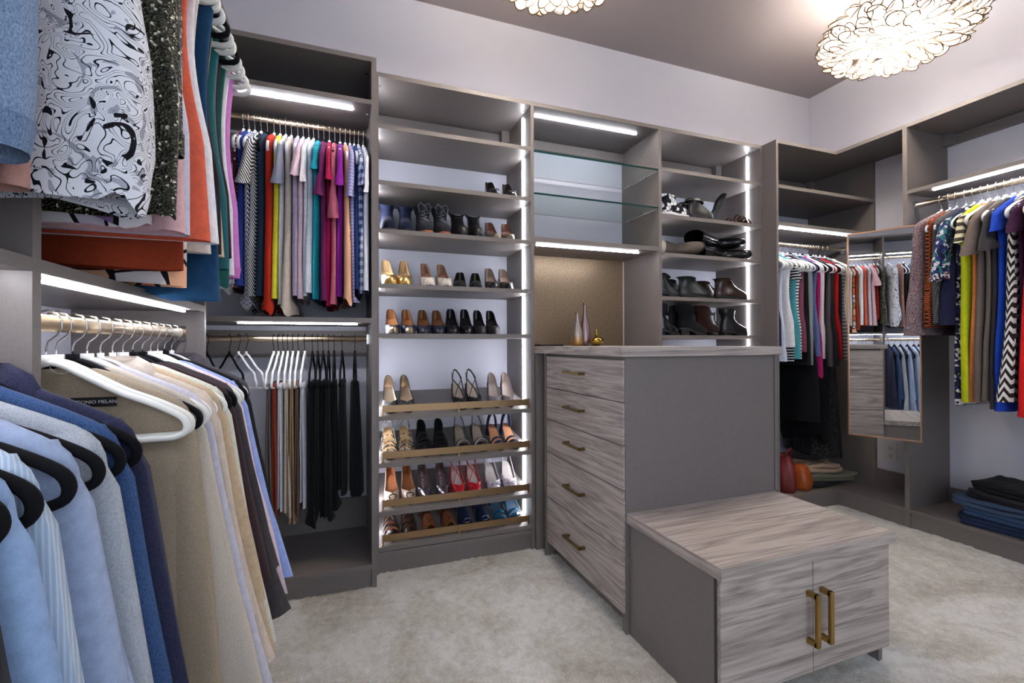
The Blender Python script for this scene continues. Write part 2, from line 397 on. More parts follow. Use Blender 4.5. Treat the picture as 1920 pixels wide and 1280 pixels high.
gedge = mat_plain('green_glass_edge', '#163c38', .12, 0, .6)
PINM = CHROME
for z in (2.176, 1.945):
    g = box('glass_shelf', EX0+.003, EX1-.003, YS+.002, YB-.03, z-.010, z, ng.m, uE)
    box('polished_edge', EX0+.003, EX1-.003, YS, YS+.0025, z-.010, z, gedge, g)
    for y in (2.45, 2.62): MB().tube([(EX1-.02, y, z-.014), (EX1, y, z-.014)], .004, 8).build('shelf_pin', PINM, uE)
led('light_strip', uE, (1.035, YS+.10, T-.026), (1.72, YS+.10, T-.026)); led('light_strip', uE, (1.035, YS+.08, 1.673), (1.72, YS+.08, 1.673))
for x, y, z in ((1.79, 2.42, 2.418), (1.79, 2.62, 2.418), (1.79, 2.42, 1.677), (1.79, 2.62, 1.677)): cams_x(uE, x, y, z)
# boot tower
uF = thing('boot_tower', 'taupe shelf tower right of the glass shelves holding boots and lace-up shoes', 'shelving', (2.23, 2.53, 0), world=True)
FX0, FX1 = 1.832, 2.629
box('side_panel', FX1, 2.649, YS, YB, 0, T, LAM, uF); box('top_panel', FX0, FX1, YS, YB, T-.022, T, LAM, uF)
BSZ = [2.192, 1.908, 1.672, 1.404, 1.167]
for z in BSZ: box('shelf', FX0, FX1, YS, YB, z-.023, z, LAM, uF)
for z in (.88, .60, .32, .107): box('shelf', FX0, FX1, YS, YB, z-.023, z, LAM, uF)
box('toe_kick', FX0, FX1, YS+.012, YS+.03, 0, .085, LAM, uF)
box('back_cleat', FX0, FX1, YB-.018, YB, 2.355, 2.41, LAM, uF); box('rail_cover', FX1-.05, FX1, YB-.06, YB-.018, 2.35, 2.418, LAM, uF)
led('light_strip', uF, (FX1-.002, 2.44, .12), (FX1-.002, 2.44, 2.40), axis='z'); led('light_strip', uF, (FX0+.002, 2.44, 1.2), (FX0+.002, 2.44, 2.40), axis='z')
cams_x(uF, FX1-.014, 2.41, 2.418)
# right corner section
uG = thing('closet_unit', 'taupe corner closet section with shelves above a packed lit rod, beside the hinged mirror', 'closet', (3.1, 2.48, 0), world=True)
box('side_panel', 2.649, 2.668, YR, YB, 0, T, LAM, uG); box('side_panel', 3.592, XR, YR, YB, 0, T-.022, LAM, uG)
box('top_panel', 2.668, XR, YR, YB, T-.022, T, LAM, uG)
box('shelf', 2.668, 3.592, YR, YB, 2.127, 2.150, LAM, uG); box('shelf', 2.668, 3.592, YR, YB, 1.884, 1.907, LAM, uG)
box('base_shelf', 2.668, XR, YR, YB, .085, .107, LAM, uG); box('toe_kick', 2.668, XW+.012, YR+.012, YR+.03, 0, .085, LAM, uG)
box('back_cleat', 2.668, 3.592, YB-.018, YB, 2.355, 2.41, LAM, uG); box('back_cleat', 2.668, 3.592, YB-.018, YB, .107, .25, LAM, uG)
box('rail_cover', 3.542, 3.592, YB-.06, YB-.018, 2.35, 2.418, LAM, uG)
rod_x(uG, 2.668, 3.592, 2.44, 1.822)
led('light_strip', uG, (2.68, YR+.05, 1.880), (3.52, YR+.05, 1.880))
# right wall section
uH = thing('closet_unit', 'taupe right-wall closet section with a lit shelf over hanging dresses', 'closet', (3.41, 1.0, 0), world=True)
box('side_panel', XW, XR, YP, YP+.024, 0, T, LAM, uH); box('side_panel', XW, XR, -.3, -.28, 0, T, LAM, uH)
box('top_panel', XW, XR, -.28, YP, T-.022, T, LAM, uH); box('top_panel', XW, XR, YP+.024, YR, T-.022, T, LAM, uH)
box('shelf', XW, XR, -.28, YP, 2.014, 2.036, LAM, uH); box('base_shelf', XW, XR, -.28, YP, .090, .113, LAM, uH)
box('base_shelf', XW, XR, YP+.024, YR, .090, .113, LAM, uH)
box('toe_kick', XW+.012, XW+.03, -.28, YP, 0, .09, LAM, uH); box('toe_kick', XW+.012, XW+.03, YP+.024, YR+.012, 0, .09, LAM, uH)
box('back_cleat', XR-.018, XR, -.28, YP, .113, .205, LAM, uH); box('back_cleat', XR-.018, XR, YP+.024, YR, .113, .22, LAM, uH)
box('back_cleat', XR-.018, XR, -.28, YP, 2.355, 2.41, LAM, uH); box('rail_cover', XR-.06, XR-.018, YP-.05, YP, 2.35, 2.418, LAM, uH)
rod_y(uH, -.28, YP, 3.28, 1.950)
led('light_strip', uH, (XW+.05, -.2, 2.010), (XW+.05, 1.70, 2.010), axis='y')
cams_x(uH, XW+.06, 1.78, 2.418)

# ------------------------------------------------------------------ dresser peninsula, worktop, bench
def bar_handle(p, a, b, nrm, m, w=.012, standoff=.03):
    a = Vector(a); b = Vector(b); nv = Vector(nrm); d = (b-a).normalized(); mb = MB(); s = d.cross(nv)
    def prism(c0, c1, h1, h2):
        ax = (c1-c0); e = h1; g = h2
        vs = [c0-e-g, c0+e-g, c0+e+g, c0-e+g, c1-e-g, c1+e-g, c1+e+g, c1-e+g]; mb.add(vs, BF)
    prism(a+nv*standoff, b+nv*standoff, s*(w/2), nv*(w*.35))
    prism(a+d*(w/2), a+d*(w/2)+nv*standoff, s*(w/2), d*(w/2)); prism(b-d*(w/2), b-d*(w/2)+nv*standoff, s*(w/2), d*(w/2))
    return mb.build('handle', m, p)
dr = thing('dresser', 'grey-wood drawer dresser peninsula with plain taupe end panel under the worktop', 'dresser', (1.41, 1.93, 0), world=True)
DXa, DXb, DY0, DY1 = 1.030, 1.790, 1.524, 2.235
box('end_panel', DXa-.008, 1.802, DY0, DY0+.022, 0, 1.066, LAM, dr)
box('carcass', DXa+.006, DXb-.006, DY0+.022, YS, .07, 1.064, LAM, dr)
box('toe_kick', DXa+.04, DXb-.04, DY0+.022, YS, 0, .07, LAM, dr)
box('filler_panel', DXa-.020, DXa+.03, DY1, DY1+.018, 0, 1.066, LAM, dr); box('filler_panel', .990, DXa+.012, YS-.02, YS-.001, 0, 1.066, LAM, dr)
box('filler_panel', DXb-.03, DXb+.012, DY1, DY1+.018, 0, 1.066, LAM, dr)
box('end_trim', 1.788, 1.804, DY0-.006, DY0, .47, 1.066, LAM, dr)
DZ = [1.052, .888, .722, .550, .315, .078]
for i in range(5):
    for side in (0, 1):
        x0, x1 = ((DXa-.016, DXa+.006), (DXb-.006, DXb+.016))[side]
        d = box('drawer', x0, x1, DY0+.004, DY1-.003, DZ[i+1]+.002, DZ[i]-.002, WY, dr)
        zc = (DZ[i]+DZ[i+1])/2; xf = x0 if side == 0 else x1; s = -1 if side == 0 else 1
        bar_handle(d, (xf, 1.825, zc+.012), (xf, 1.985, zc+.012), (s, 0, 0), BRASS)
wt = tag(box('worktop', .990, 1.802, 1.495, YB-.012, 1.066, 1.102, WXY), 'grey wood-grain worktop covering the drawer dresser', 'worktop')
bn = thing('bench_cabinet', 'low two-door cabinet bench with thick grey wood-grain top against the dresser end', 'bench', (1.41, 1.28, 0), world=True)
box('bench_top', 1.027, 1.793, 1.049, 1.5238, .428, .465, WX, bn); box('edge_band', 1.0255, 1.027, 1.049, 1.5238, .428, .465, WY, bn)
box('side_panel', 1.036, 1.054, 1.090, 1.5238, 0, .428, LAM, bn); box('side_panel', 1.766, 1.784, 1.090, 1.5238, 0, .428, LAM, bn)
box('carcass', 1.054, 1.766, 1.094, 1.5238, .066, .428, LAM, bn); box('toe_kick', 1.054, 1.766, 1.135, 1.155, 0, .066, LAM, bn)
box('edge_strip', 1.036, 1.054, 1.082, 1.090, 0, .428, mat_plain('dark_gap', '#3c3836', .7), bn)
for x0, x1, hx in ((1.040, 1.4155, 1.393), (1.4185, 1.786, 1.452)):
    d = box('door', x0, x1, 1.068, 1.090, .064, .420, WX, bn)
    bar_handle(d, (hx, 1.068, .165), (hx, 1.068, .330), (0, -1, 0), mat_metal('gold_handle', '#a5874f', .35), .015, .034)

# ------------------------------------------------------------------ hinged mirror
mr = thing('mirror', 'tall narrow mirror with thin rose-gold frame swung out beside the corner closet', 'mirror', (3.25, 1.965, .56))
ma, mb_ = Vector((3.050, 2.051)), Vector((3.190, 1.725))
mang = math.atan2(mb_.y-ma.y, mb_.x-ma.x); mlen = (mb_-ma).length; mr.rotation_euler = (0, 0, mang); mr.location = ((ma.x+mb_.x)/2, (ma.y+mb_.y)/2, .532)
MH = 1.278; MROSE = mat_metal('rose_gold', '#c79a7c', .35)
fr = MB(); h = mlen/2
for a in ((-h, -h+.007, 0, MH), (h-.007, h, 0, MH), (-h, h, 0, .007), (-h, h, MH-.007, MH)): fr.box(a[0], a[1], -.016, .006, a[2], a[3])
fr.build('mirror_frame', MROSE, mr, world=False)
put('mirror_glass', MB().box(-h+.006, h-.006, -.008, .002, .006, MH-.006).me('mirror_glass', mat_metal('silvered_glass', '#e2e6e8', .0)), mr)
put('backing', MB().box(-h+.004, h-.004, .002, .014, .004, MH-.004).me('backing', LAM), mr)
put('pivot_arm', MB().box(-.03, .03, .012, .05, .4, .9).box(-.015, h+.0, .03, .05, .6, .66).me('pivot_arm', CHROME), mr)

# ------------------------------------------------------------------ wall outlet
ol = thing('wall_outlet', 'white double power socket on the wall under the hinged mirror', 'outlet', (XR, 2.14, .352), world=True)
PLM = mat_plain('outlet_plastic', '#c9c7cc', .4); BLK = mat_plain('black_plastic', '#17171a', .5)
box('cover_plate', XR-.006, XR, 2.10, 2.18, .29, .415, PLM, ol)
for z in (.327, .379):
    s = box('socket', XR-.009, XR-.006, 2.124, 2.156, z-.016, z+.016, PLM, ol)
    box('slot', XR-.0098, XR-.0085, 2.131, 2.134, z-.003, z+.010, BLK, s); box('slot', XR-.0098, XR-.0085, 2.146, 2.149, z-.003, z+.010, BLK, s)
    box('slot', XR-.0098, XR-.0085, 2.137, 2.143, z-.012, z-.006, BLK, s)

# ------------------------------------------------------------------ chandeliers
nP = NT('shell_petal')
for nn in list(nP.t.nodes):
    if nn.type == 'BSDF_PRINCIPLED': nP.t.nodes.remove(nn)
outn = [x for x in nP.t.nodes if x.type == 'OUTPUT_MATERIAL'][0]
tr = nP.n('ShaderNodeBsdfTranslucent'); tr.inputs[0].default_value = (.97, .95, .90, 1)
df = nP.n('ShaderNodeBsdfDiffuse'); df.inputs[0].default_value = (.95, .93, .88, 1)
mxs = nP.n('ShaderNodeMixShader'); mxs.inputs[0].default_value = .35; nP.l(tr.outputs[0], mxs.inputs[1]); nP.l(df.outputs[0], mxs.inputs[2]); nP.l(mxs.outputs[0], outn.inputs[0])
RIM = mat_plain('petal_rim', '#5e4420', .6)
CORE = mat_emit('lamp_glow', '#fff6ec', LAMP_STRENGTH)
def petal_mesh():
    mb = MB(); n = 12; a, b = .042, .030
    def P(r, k):
        t = 2*pi*k/n; x = a*r*cos(t)*(1+.12*cos(t)); y = b*r*sin(t); return (x, y, .012*r*r+.008*(x/a))
    v = [(0, 0, 0)]+[P(.55, k) for k in range(n)]+[P(1, k) for k in range(n)]
    f = [(0, 1+k, 1+(k+1) % n) for k in range(n)]+[(1+k, 1+n+k, 1+n+(k+1) % n, 1+(k+1) % n) for k in range(n)]
    mb.add(v, f, 0)
    mb.tube([P(1, k) for k in range(n+1)], .0027, 5, 1, False, 1)
    return mb.me('petal', [nP.m, RIM], True)
PETAL = petal_mesh()
def chandelier(loc, label, npet, seed):
    c = thing('chandelier', label, 'chandelier', loc); rnd = random.Random(seed)
    R, Hh = .315, .105
    prof = [(R*.999*sin(pi*k/10) if 0 < k < 10 else .002, -Hh*cos(pi*k/10)) for k in range(11)]
    g = put('glowing_core', MB().lathe([(r*.70, z*.55) for r, z in prof], 28).me('glowing_core', CORE, True), c)
    st = MB().lathe([(.012, .05), (.012, ZC-loc[2]-.02)], 10); put('stem', st.me('stem', GOLD, True), c)
    put('canopy', MB().lathe([(.075, ZC-loc[2]-.03), (.08, ZC-loc[2]-.004)], 24).me('canopy', GOLD, True), c)
    for i in range(npet):
        u = (i+.5)/npet; ph = math.acos(1-2*u); th = i*2.39996+rnd.uniform(-.1, .1)
        p = Vector((R*sin(ph)*cos(th), R*sin(ph)*sin(th), -Hh*cos(ph)))
        nrm = Vector((p.x/R**2, p.y/R**2, p.z/Hh**2)).normalized()
        side = Vector((cos(th), sin(th), 0)); tl = (side-nrm*side.dot(nrm))
        if tl.length < .05: tl = Vector((1, 0, 0))
        tl.normalize(); tl = (Matrix.Rotation(rnd.uniform(-.7, .7), 3, nrm) @ tl); bt = nrm.cross(tl)
        M = Matrix((tl, bt, nrm)).transposed() @ Matrix.Rotation(-rnd.uniform(.1, .5), 3, 'Y') @ Matrix.Rotation(rnd.uniform(-.3, .3), 3, 'X')
        s = rnd.uniform(.85, 1.2)
        o = put('petal', PETAL, c); o.matrix_local = Matrix.Translation(p+nrm*.012) @ M.to_4x4() @ Matrix.Scale(s, 4)
    return c
chandelier((2.83, 1.63, 2.80), 'large round chandelier of glowing pale shell petals near the right-hand wall', 280, 1)
chandelier((.87, 1.75, 2.80), 'round petal chandelier hanging in front of the shoe tower', 280, 2)
#@@GARMENTS@@
# ------------------------------------------------------------------ hangers
def hanger_body(r, fl, half=.208, bar=True):
    mb = MB(); pts = []
    for s in (1,):
        pass
    side = [(0, -.070), (.025, -.078), (.060, -.100), (.110, -.130), (.160, -.153), (half-.012, -.178), (half, -.196), (half-.004, -.212), (half-.022, -.220)]
    def cr(ps, m=4):
        out = []
        for i in range(len(ps)-1):
            p0, p1, p2, p3 = ps[max(i-1, 0)], ps[i], ps[i+1], ps[min(i+2, len(ps)-1)]
            for j in range(m):
                t = j/m; out.append(tuple(.5*(2*b+(c-a)*t+(2*a-5*b+4*c-d)*t*t+(3*b-a-3*c+d)*t**3) for a, b, c, d in zip(p0, p1, p2, p3)))
        return out+[ps[-1]]
    side = cr(side)
    path = [(-x, 0, z) for x, z in reversed(side)]+[(x, 0, z) for x, z in side[1:]]
    if bar: path += [(half*.4, 0, -.222), (-half*.4, 0, -.222), (-half+.022, 0, -.220)]
    mb.tube(path, r, 8, fl, True, 0, (0, 1, 0))
    mb.tube([(0, 0, -.078), (0, 0, -.058)], r*1.15, 8, .9)
    return mb
def hook_mesh(name, m):
    pts = [(0, 0, -.062), (0, 0, -.045), (.003, 0, -.034), (.016, 0, -.022), (.0225, 0, -.008), (.022, 0, .006), (.014, 0, .018), (.001, 0, .0225), (-.012, 0, .018), (-.019, 0, .007), (-.020, 0, -.002)]
    return MB().tube(pts, .0018, 6, 1, True, 0, (0, 1, 0)).me(name, m, True)
HM = {'white': (hanger_body(.006, .55).me('hanger_body', WHITE_V, True), hook_mesh('hook', CHROME)),
      'black': (hanger_body(.006, .55).me('hanger_body_black', BLACK_V, True), hook_mesh('hook_chrome', CHROME)),
      'whited': (hanger_body(.006, .55).me('hanger_body_white', WHITE_V, True), hook_mesh('hook_dark', DARKWIRE)),
      'thickw': (hanger_body(.0105, .62, .215).me('hanger_body_plastic', WHITE_P, True), hook_mesh('hook_bright', CHROME)),
      'thickb': (hanger_body(.0100, .62, .215).me('hanger_body_velvet', BLACK_V, True), hook_mesh('hook_bright2', CHROME)),
      'pants': (hanger_body(.005, .8, .185).me('hanger_body_slim', WHITE_V, True), hook_mesh('hook_black', DARKWIRE)),
      'pantsb': (hanger_body(.005, .8, .185).me('hanger_body_slimblack', BLACK_V, True), hook_mesh('hook_black2', DARKWIRE))}
ROWS = {  # rod x, y, z, rotation, axis, phrase
 'LU': (-.505, None, 2.170, 0, 'upper rod of the left wall closet'),
 'LL': (-.500, None, 1.156, 0, 'lower rod of the left wall closet'),
 'CU': (None, 2.44, 2.172, -pi/2, 'upper rod beside the shoe tower'),
 'CL': (None, 2.44, 1.143, -pi/2, 'lower rod beside the shoe tower'),
 'GU': (None, 2.44, 1.822, -pi/2, 'rod of the corner closet'),
 'HU': (3.28, None, 1.950, pi, 'rod on the right wall')}
ROWEL = {k: [] for k in ROWS}
def rowframe(row, pos):
    x, y, z, rz, ph = ROWS[row]
    return ((pos if x is None else x), (pos if y is None else y), z), rz, ph
HL = {'white': 'slim white hanger with steel hook on the %s', 'whited': 'slim white hanger with dark hook on the %s', 'black': 'slim black velvet hanger on the %s',
      'thickw': 'thick white plastic hanger on the %s', 'thickb': 'thick black velvet hanger on the %s', 'pants': 'slim white trouser hanger on the %s', 'pantsb': 'slim black trouser hanger on the %s'}
HK = {'white': 'slim white hanger', 'black': 'slim black velvet hanger', 'thickw': 'thick white plastic hanger', 'thickb': 'thick black velvet hanger', 'pants': 'slim white trouser hanger', 'pantsb': 'slim black trouser hanger'}
def hanger(row, pos, kind, yaw=0, label=None):
    loc, rz, ph = rowframe(row, pos)
    lb = label or HL[kind] % ph
    h = thing('clothes_hanger', lb, 'hanger', loc, rz+yaw, None if label else HL[kind].split(' on the')[0]+'s, '+ph)
    b, k = HM[kind]; put('hanger_body', b, h); put('hook', k, h); return h

# ------------------------------------------------------------------ garments
NU = 30
def garment(row, pos, name, desc, mspec, hem, sleeve='none', ws=.185, flare=.02, t=.018, fold=.006, yaw=0, hang='white', cat=None, dy=0, collar=None, slz=None, wave=.0, puff=0, sleeve_mat=None, cuff=None, hemband=None, inflare=None, kf=26, shoulder=None):
    loc, rz, ph = rowframe(row, pos); rnd = random.Random(hash((row, round(pos*1000))) & 0xffff)
    rnd = random.Random(int(abs(pos)*10007)+len(desc)*31)
    yaw = yaw+rnd.uniform(-.07, .07)
    hg = hanger(row, pos, hang, yaw, HK[hang]+' carrying the '+desc) if hang else None
    words = (desc+' on the '+ph).split()
    g = thing(name, ' '.join(words) if len(words) <= 16 else desc, cat or name.replace('_', ' '), loc, rz+yaw)
    if row in ('CU', 'GU', 'HU'): hem += rnd.uniform(-.03, .02); t *= rnd.uniform(.9, 1.35)
    gx, gl = rnd.uniform(-.018, .02), rnd.uniform(-.03, .03)
    if row == 'LU': gx = gl = 0
    ROWEL[row].append(dict(g=g, h=hg, pos=pos, yaw=yaw, hard=None))
    m = fabric(mspec); H = hem-loc[2]; zs = -.178 if shoulder is None else shoulder; p1, p2, p3 = [rnd.uniform(0, 6.3) for _ in range(3)]
    rows = [(-.086, .050, .010), (-.094, .075, .013), (-.110, ws*.50, t*.7), (-.128, ws*.68, t*.8), (-.145, ws*.83, t*.85), (-.156, ws*.905, t*.85), (-.168, ws*.955, t*.85), (zs-.006, ws*.985, t*.9), (zs-.03, ws, t)]
    nb_ = 22; inf = flare*.35 if inflare is None else inflare
    rings = []
    def ring(z, xr, xl, ht, s):
        r = []; cx, hx = (xr-xl)/2, (xr+xl)/2
        for k in range(NU):
            th = 2*pi*k/NU; c, q = cos(th), sin(th)
            x = cx+hx*(abs(c)**.75)*(1 if c >= 0 else -1); y = ht*(abs(q)**.8)*(1 if q >= 0 else -1)
            a = fold*(.25+s*1.0)
            y += a*sin(x*kf+p1+s*1.3)+a*.6*sin(x*kf*1.9+p2-s*2.1)
            x += a*.8*sin(3*th+p3+s*2.5)*(.3+s)
            x += gx*s; y += gl*s*s*(x*2.0)
            r.append((x, y, z+(wave*sin(3*th+p2)+wave*.6*sin(7*th+p1))*s**3))
        return r
    for z, wd, ht in rows: rings.append(ring(z, wd, wd, ht, 0))
    z0 = zs-.03
    for i in range(1, nb_+1):
        s = i/nb_; z = z0+(H-z0)*s
        pinch = 1-.10*sin(pi*min(1, s*1.5))*(1 if flare < .06 else 0)
        pf = 1+puff*sstep(.55, .86, s)-puff*1.5*sstep(.88, 1, s); rings.append(ring(z, (ws*pinch+flare*s**1.15)*(1+(pf-1)*.04), ws*pinch+inf*s, t*(1+.55*s)*pf, s))
    if hemband:
        e = rings[-1]; rings.append([(x*.985, y*.9, z-.012) for x, y, z in e]); rings.append([(x*.985, y*.9, z-.03) for x, y, z in e])
    body = put('body', MB().loft(rings).me('body', m, True), g)
    if name in ('jacket', 'blazer', 'coat'):
        fs = MB().tube([(ws*.15, -t-.004, -.12), (ws*.3, -t*1.3-.004, -.35), (ws*.2, -t*1.5-.004, H*.75)], .004, 5)
    sm = fabric(sleeve_mat) if sleeve_mat else m
    if sleeve != 'none':
        for sx in (1, -1):
            L = (slz if slz else {'cap': .10, 'short': .17, 'half': .30, 'long': .56}[sleeve])*(1+(rnd.uniform(-.22, .22) if sleeve in ('short', 'cap') else 0))
            out = {'cap': .035, 'short': .055, 'half': .05, 'long': .035+flare*.55}[sleeve]
            if sx < 0: out *= .3
            r0, r1 = {'cap': (.050, .055), 'short': (.058, .070), 'half': (.058, .060), 'long': (.052, .044)}[sleeve]
            n = 8; rg = []
            tw = rnd.uniform(-.02, .02)
            for i in range(n+1):
                s = i/n; cx = sx*((ws-.028+out*(s**.7)) if sleeve != 'long' else (ws-.052+(flare if sx > 0 else 0)*.92*s)); cz = zs-.01-L*s+.035*(1-s)**3
                rr = r0+(r1-r0)*s; cy = tw*s-.006*s
                fl = .46 if sleeve == 'long' else ((.24+.14*s) if row == 'CU' else .40+.2*s)
                ringp = []
                for k in range(16):
                    th = 2*pi*k/16; a = .10*sin(4*th+p1+s*5)*s+.06*sin(7*th+p2)
                    ringp.append((cx+sx*rr*cos(th)*(1+a)*(.55 if i == 0 else 1), cy+rr*fl*sin(th)*(1+a*1.4)*(.6 if i == 0 else 1), cz+sx*0+rr*.28*cos(th)*(-1 if sleeve != 'long' else .15)))
                rg.append(ringp)
            if cuff:
                e = rg[-1]; rg.append([(x, y, z-.014) for x, y, z in e]); 
            so = put('sleeve', MB().loft(rg, True, True, False).me('sleeve', sm, True), g)
            if cuff:
                put('cuff', MB().loft([[((x-cx)*1.05+cx, y*1.08, z+.012) for x, y, z in rg[-1]], [((x-cx)*1.05+cx, y*1.08, z-.028) for x, y, z in rg[-1]]]).me('cuff', fabric(cuff), True), so)
    if collar:
        cr = []
        for z, a, b in ((-.098, .075, .024), (-.078, .066, .028), (-.066, .058, .026), (-.084, .085, .036), (-.104, .095, .034)):
            cr.append([(a*cos(2*pi*k/18), b*sin(2*pi*k/18)-.004, z-.02*max(0, -sin(2*pi*k/18))) for k in range(18)])
        put('collar', MB().loft(cr).me('collar', fabric(collar) if isinstance(collar, tuple) else m, True), g)
    if hemband: put('hem_band', MB().loft([[(x*1.01, y*1.06, z+.004) for x, y, z in rings[-3]], [(x*1.0, y*.98, z) for x, y, z in rings[-1]]]).me('hem_band', fabric(hemband), True), g)
    return g
def trousers(row, pos, desc, mspec, hem, hang='pants', w=.115, t=.013, yaw=0, name='trousers', flare=0, group=None, label=None, hdesc=None):
    loc, rz, ph = rowframe(row, pos); rnd = random.Random(int(abs(pos)*9001)+5)
    yaw += rnd.uniform(-.1, .1)
    hg = hanger(row, pos, hang, yaw, HK[hang]+' carrying the '+(hdesc or desc))
    g = thing(name, label or (desc+' on the '+ph), name, loc, rz+yaw, group)
    ROWEL[row].append(dict(g=g, h=hg, pos=pos, yaw=yaw, hard=None))
    H = hem-loc[2]; p = rnd.uniform(0, 6); dx = rnd.uniform(-.015, .03); m = fabric(mspec)
    def leg(y0, zt, H, ww, th):
        rg = []
        for i in range(13):
            s = i/12; z = zt+(H-zt)*s; rr = []
            for k in range(20):
                a = 2*pi*k/20; x = dx+(ww+flare*s)*(1-.12*s if not flare else 1)*(abs(cos(a))**.7)*(1 if cos(a) > 0 else -1); y = th*sin(a)*(1+.5*s)
                y += y0*(.25+.75*s)+.006*s*sin(x*34+p)+.003*sin(x*70+p*2); x += .006*sin(5*s+p)
                rr.append((x, y, z))
            rg.append(rr)
        return rg
    zt = -.214
    top = [[(dx+(w-.004)*c_, y_, zt+.008-.02*abs(y_)/.02) for c_, y_ in ((1, 0), (.9, .006), (-.9, .006), (-1, 0), (-.9, -.006), (.9, -.006))]]
    mb = MB(); r1 = leg(.011, zt, H, w, t); r2 = leg(-.010, zt, H+rnd.uniform(.0, .03), w*.97, t)
    mb.loft(r1, True, True, False)
    put('leg' if name == 'trousers' else 'front', mb.me('leg', m, True), g)
    put('leg' if name == 'trousers' else 'back', MB().loft(r2, True, True, False).me('leg', m, True), g)
    put('fold', MB().tube([(dx-w+.004, 0, zt-.004), (dx+w-.004, 0, zt-.004)], .017, 8, .8).me('fold', m, True), g)
    return g

P = lambda c: ('plain', c)
# --- left wall, upper rod
G = garment
for pos, nm, d, ms, hz, sl in ((.14, 'cardigan', 'dark olive open cardigan', P('#3b3d30'), 1.33, 'long'), (.22, 'blouse', 'olive reptile-print blouse', ('print', 26, '#6b6a3c', '#3c3a20', '#8f8a5c', '#2a2a1c'), 1.35, 'long'),
        (.30, 'blouse', 'gold and grey paisley blouse', ('print', 22, '#9a8a4a', '#5e5b55', '#c7b98a', '#454038'), 1.34, 'long'), (.37, 't_shirt', 'raspberry red shirt', P('#8e1f3c'), 1.34, 'none'), (.43, 'blouse', 'plain white shirt', P('#e9e8ec'), 1.34, 'short')):
    G('LU', pos, nm, d, ms, hz, sl, cat='top')
G('LU', .612, 'jumper', 'thick heathered blue jumper with loose cuffs', ('heather', '#4a6386', '#93a9c6'), 1.345, 'long', ws=.185, t=.040, fold=.010, flare=.02, yaw=.05, slz=.50, hemband=('heather', '#3f5676', '#8299b8'), kf=40, cat='jumper')
G('LU', .69, 'blouse', 'dark lace-edged brown top', P('#2f2a22'), 1.30, 'none', ws=.12, cat='top')
G('LU', .73, 'blouse', 'dusty pink sleeveless top', P('#b98d84'), 1.305, 'none', ws=.13, cat='top')
G('LU', .835, 'blouse', 'white blouse with black swirling floral print and gathered hem', ('floral', '#e2e4ec', '#17181f', 13, 20, '#a9abb8'), 1.345, 'none', ws=.236, t=.042, flare=.012, fold=.012, wave=.010, kf=40, puff=.45, hemband=('floral', '#e2e4ec', '#17181f', 14, 8, '#a9abb8'), cat='blouse')
G('LU', .945, 'blouse', 'dark olive sequinned tunic with rolled cuffs', ('sequin', '#23241a', '#3d3d2c', '#cfcabd'), 1.335, 'long', ws=.238, t=.03, flare=.015, slz=.50, fold=.010, wave=.008, cuff=('sequin', '#23241a', '#3d3d2c', '#8f8357'), cat='tunic')
G('LU', .985, 'blouse', 'scarlet sleeveless top behind the sequinned tunic', P('#b0302a'), 1.40, 'none', ws=.17, cat='top')
G('LU', 1.012, 'blouse', 'white and lilac flower-print blouse', ('print', 20, '#d9cfe0', '#efecf2', '#8c6f9b', '#c2b4a6'), 1.335, 'none', ws=.17, wave=.012, cat='blouse')
G('LU', 1.035, 't_shirt', 'pale pink tee with wide turned sleeves', P('#d5aeb4'), 1.325, 'short', ws=.215, t=.028, slz=.20, cat='tee')
G('LU', 1.075, 'blouse', 'pale lilac-white long blouse', P('#c9c9de'), 1.33, 'none', ws=.212, t=.022, cat='blouse')
G('LU', 1.115, 'blouse', 'coral orange sleeveless shell top', P('#d4624a'), 1.33, 'none', ws=.225, t=.022, cat='top')
G('LU', 1.155, 'blouse', 'crisp white cotton top next to the coral shell top', P('#e8e8ee'), 1.335, 'none', ws=.230, t=.022, cat='top')
G('LU', 1.195, 'dress', 'burnt red knit dress with straight hem', P('#9a3f26'), 1.275, 'none', ws=.16, t=.02, fold=.01, cat='dress')
G('LU', 1.230, 'blouse', 'orange black and white abstract-print tunic', ('print', 12, '#d9744e', '#e7b08f', '#2c2430', '#d6cfd2', '#b3895a'), 1.245, 'none', ws=.165, t=.02, fold=.01, cat='tunic')
G('LU', 1.268, 'blouse', 'cream sleeveless top with soft hem', P('#d6ccc4'), 1.33, 'none', ws=.20, cat='top')
G('LU', 1.310, 'blouse', 'moss green satin blouse', P('#5c6f3a'), 1.34, 'none', ws=.180, cat='blouse', hang='thickw')
G('LU', 1.350, 'dress', 'petrol blue tiered dress', P('#1d4468'), 1.225, 'none', ws=.208, t=.024, fold=.008, cat='dress', hang='thickw')
G('LU', 1.395, 'blouse', 'royal blue sleeveless top', P('#23418c'), 1.33, 'none', ws=.180, cat='top', hang='thickw')
G('LU', 1.440, 'blouse', 'black-brown halter top', P('#2a2024'), 1.36, 'none', ws=.180, cat='top', hang='thickb')
G('LU', 1.485, 'blouse', 'oatmeal strappy top', P('#bdb09c'), 1.36, 'none', ws=.170, cat='top', hang='thickw')
G('LU', 1.530, 'blouse', 'teal green satin blouse', ('satin', '#1f5f66'), 1.33, 'none', ws=.180, t=.022, cat='blouse', hang='thickw')
G('LU', 1.575, 'blouse', 'dark aubergine tank top', P('#30222e'), 1.37, 'none', ws=.175, cat='top', hang='thickb')
G('LU', 1.620, 'blouse', 'bottle green draped blouse', P('#1c5550'), 1.30, 'none', ws=.180, flare=.01, wave=.015, cat='blouse', hang='thickw')
G('LU', 1.665, 'blouse', 'white long-line top with wide strap', P('#dedde6'), 1.33, 'none', ws=.180, cat='top', hang='thickw')
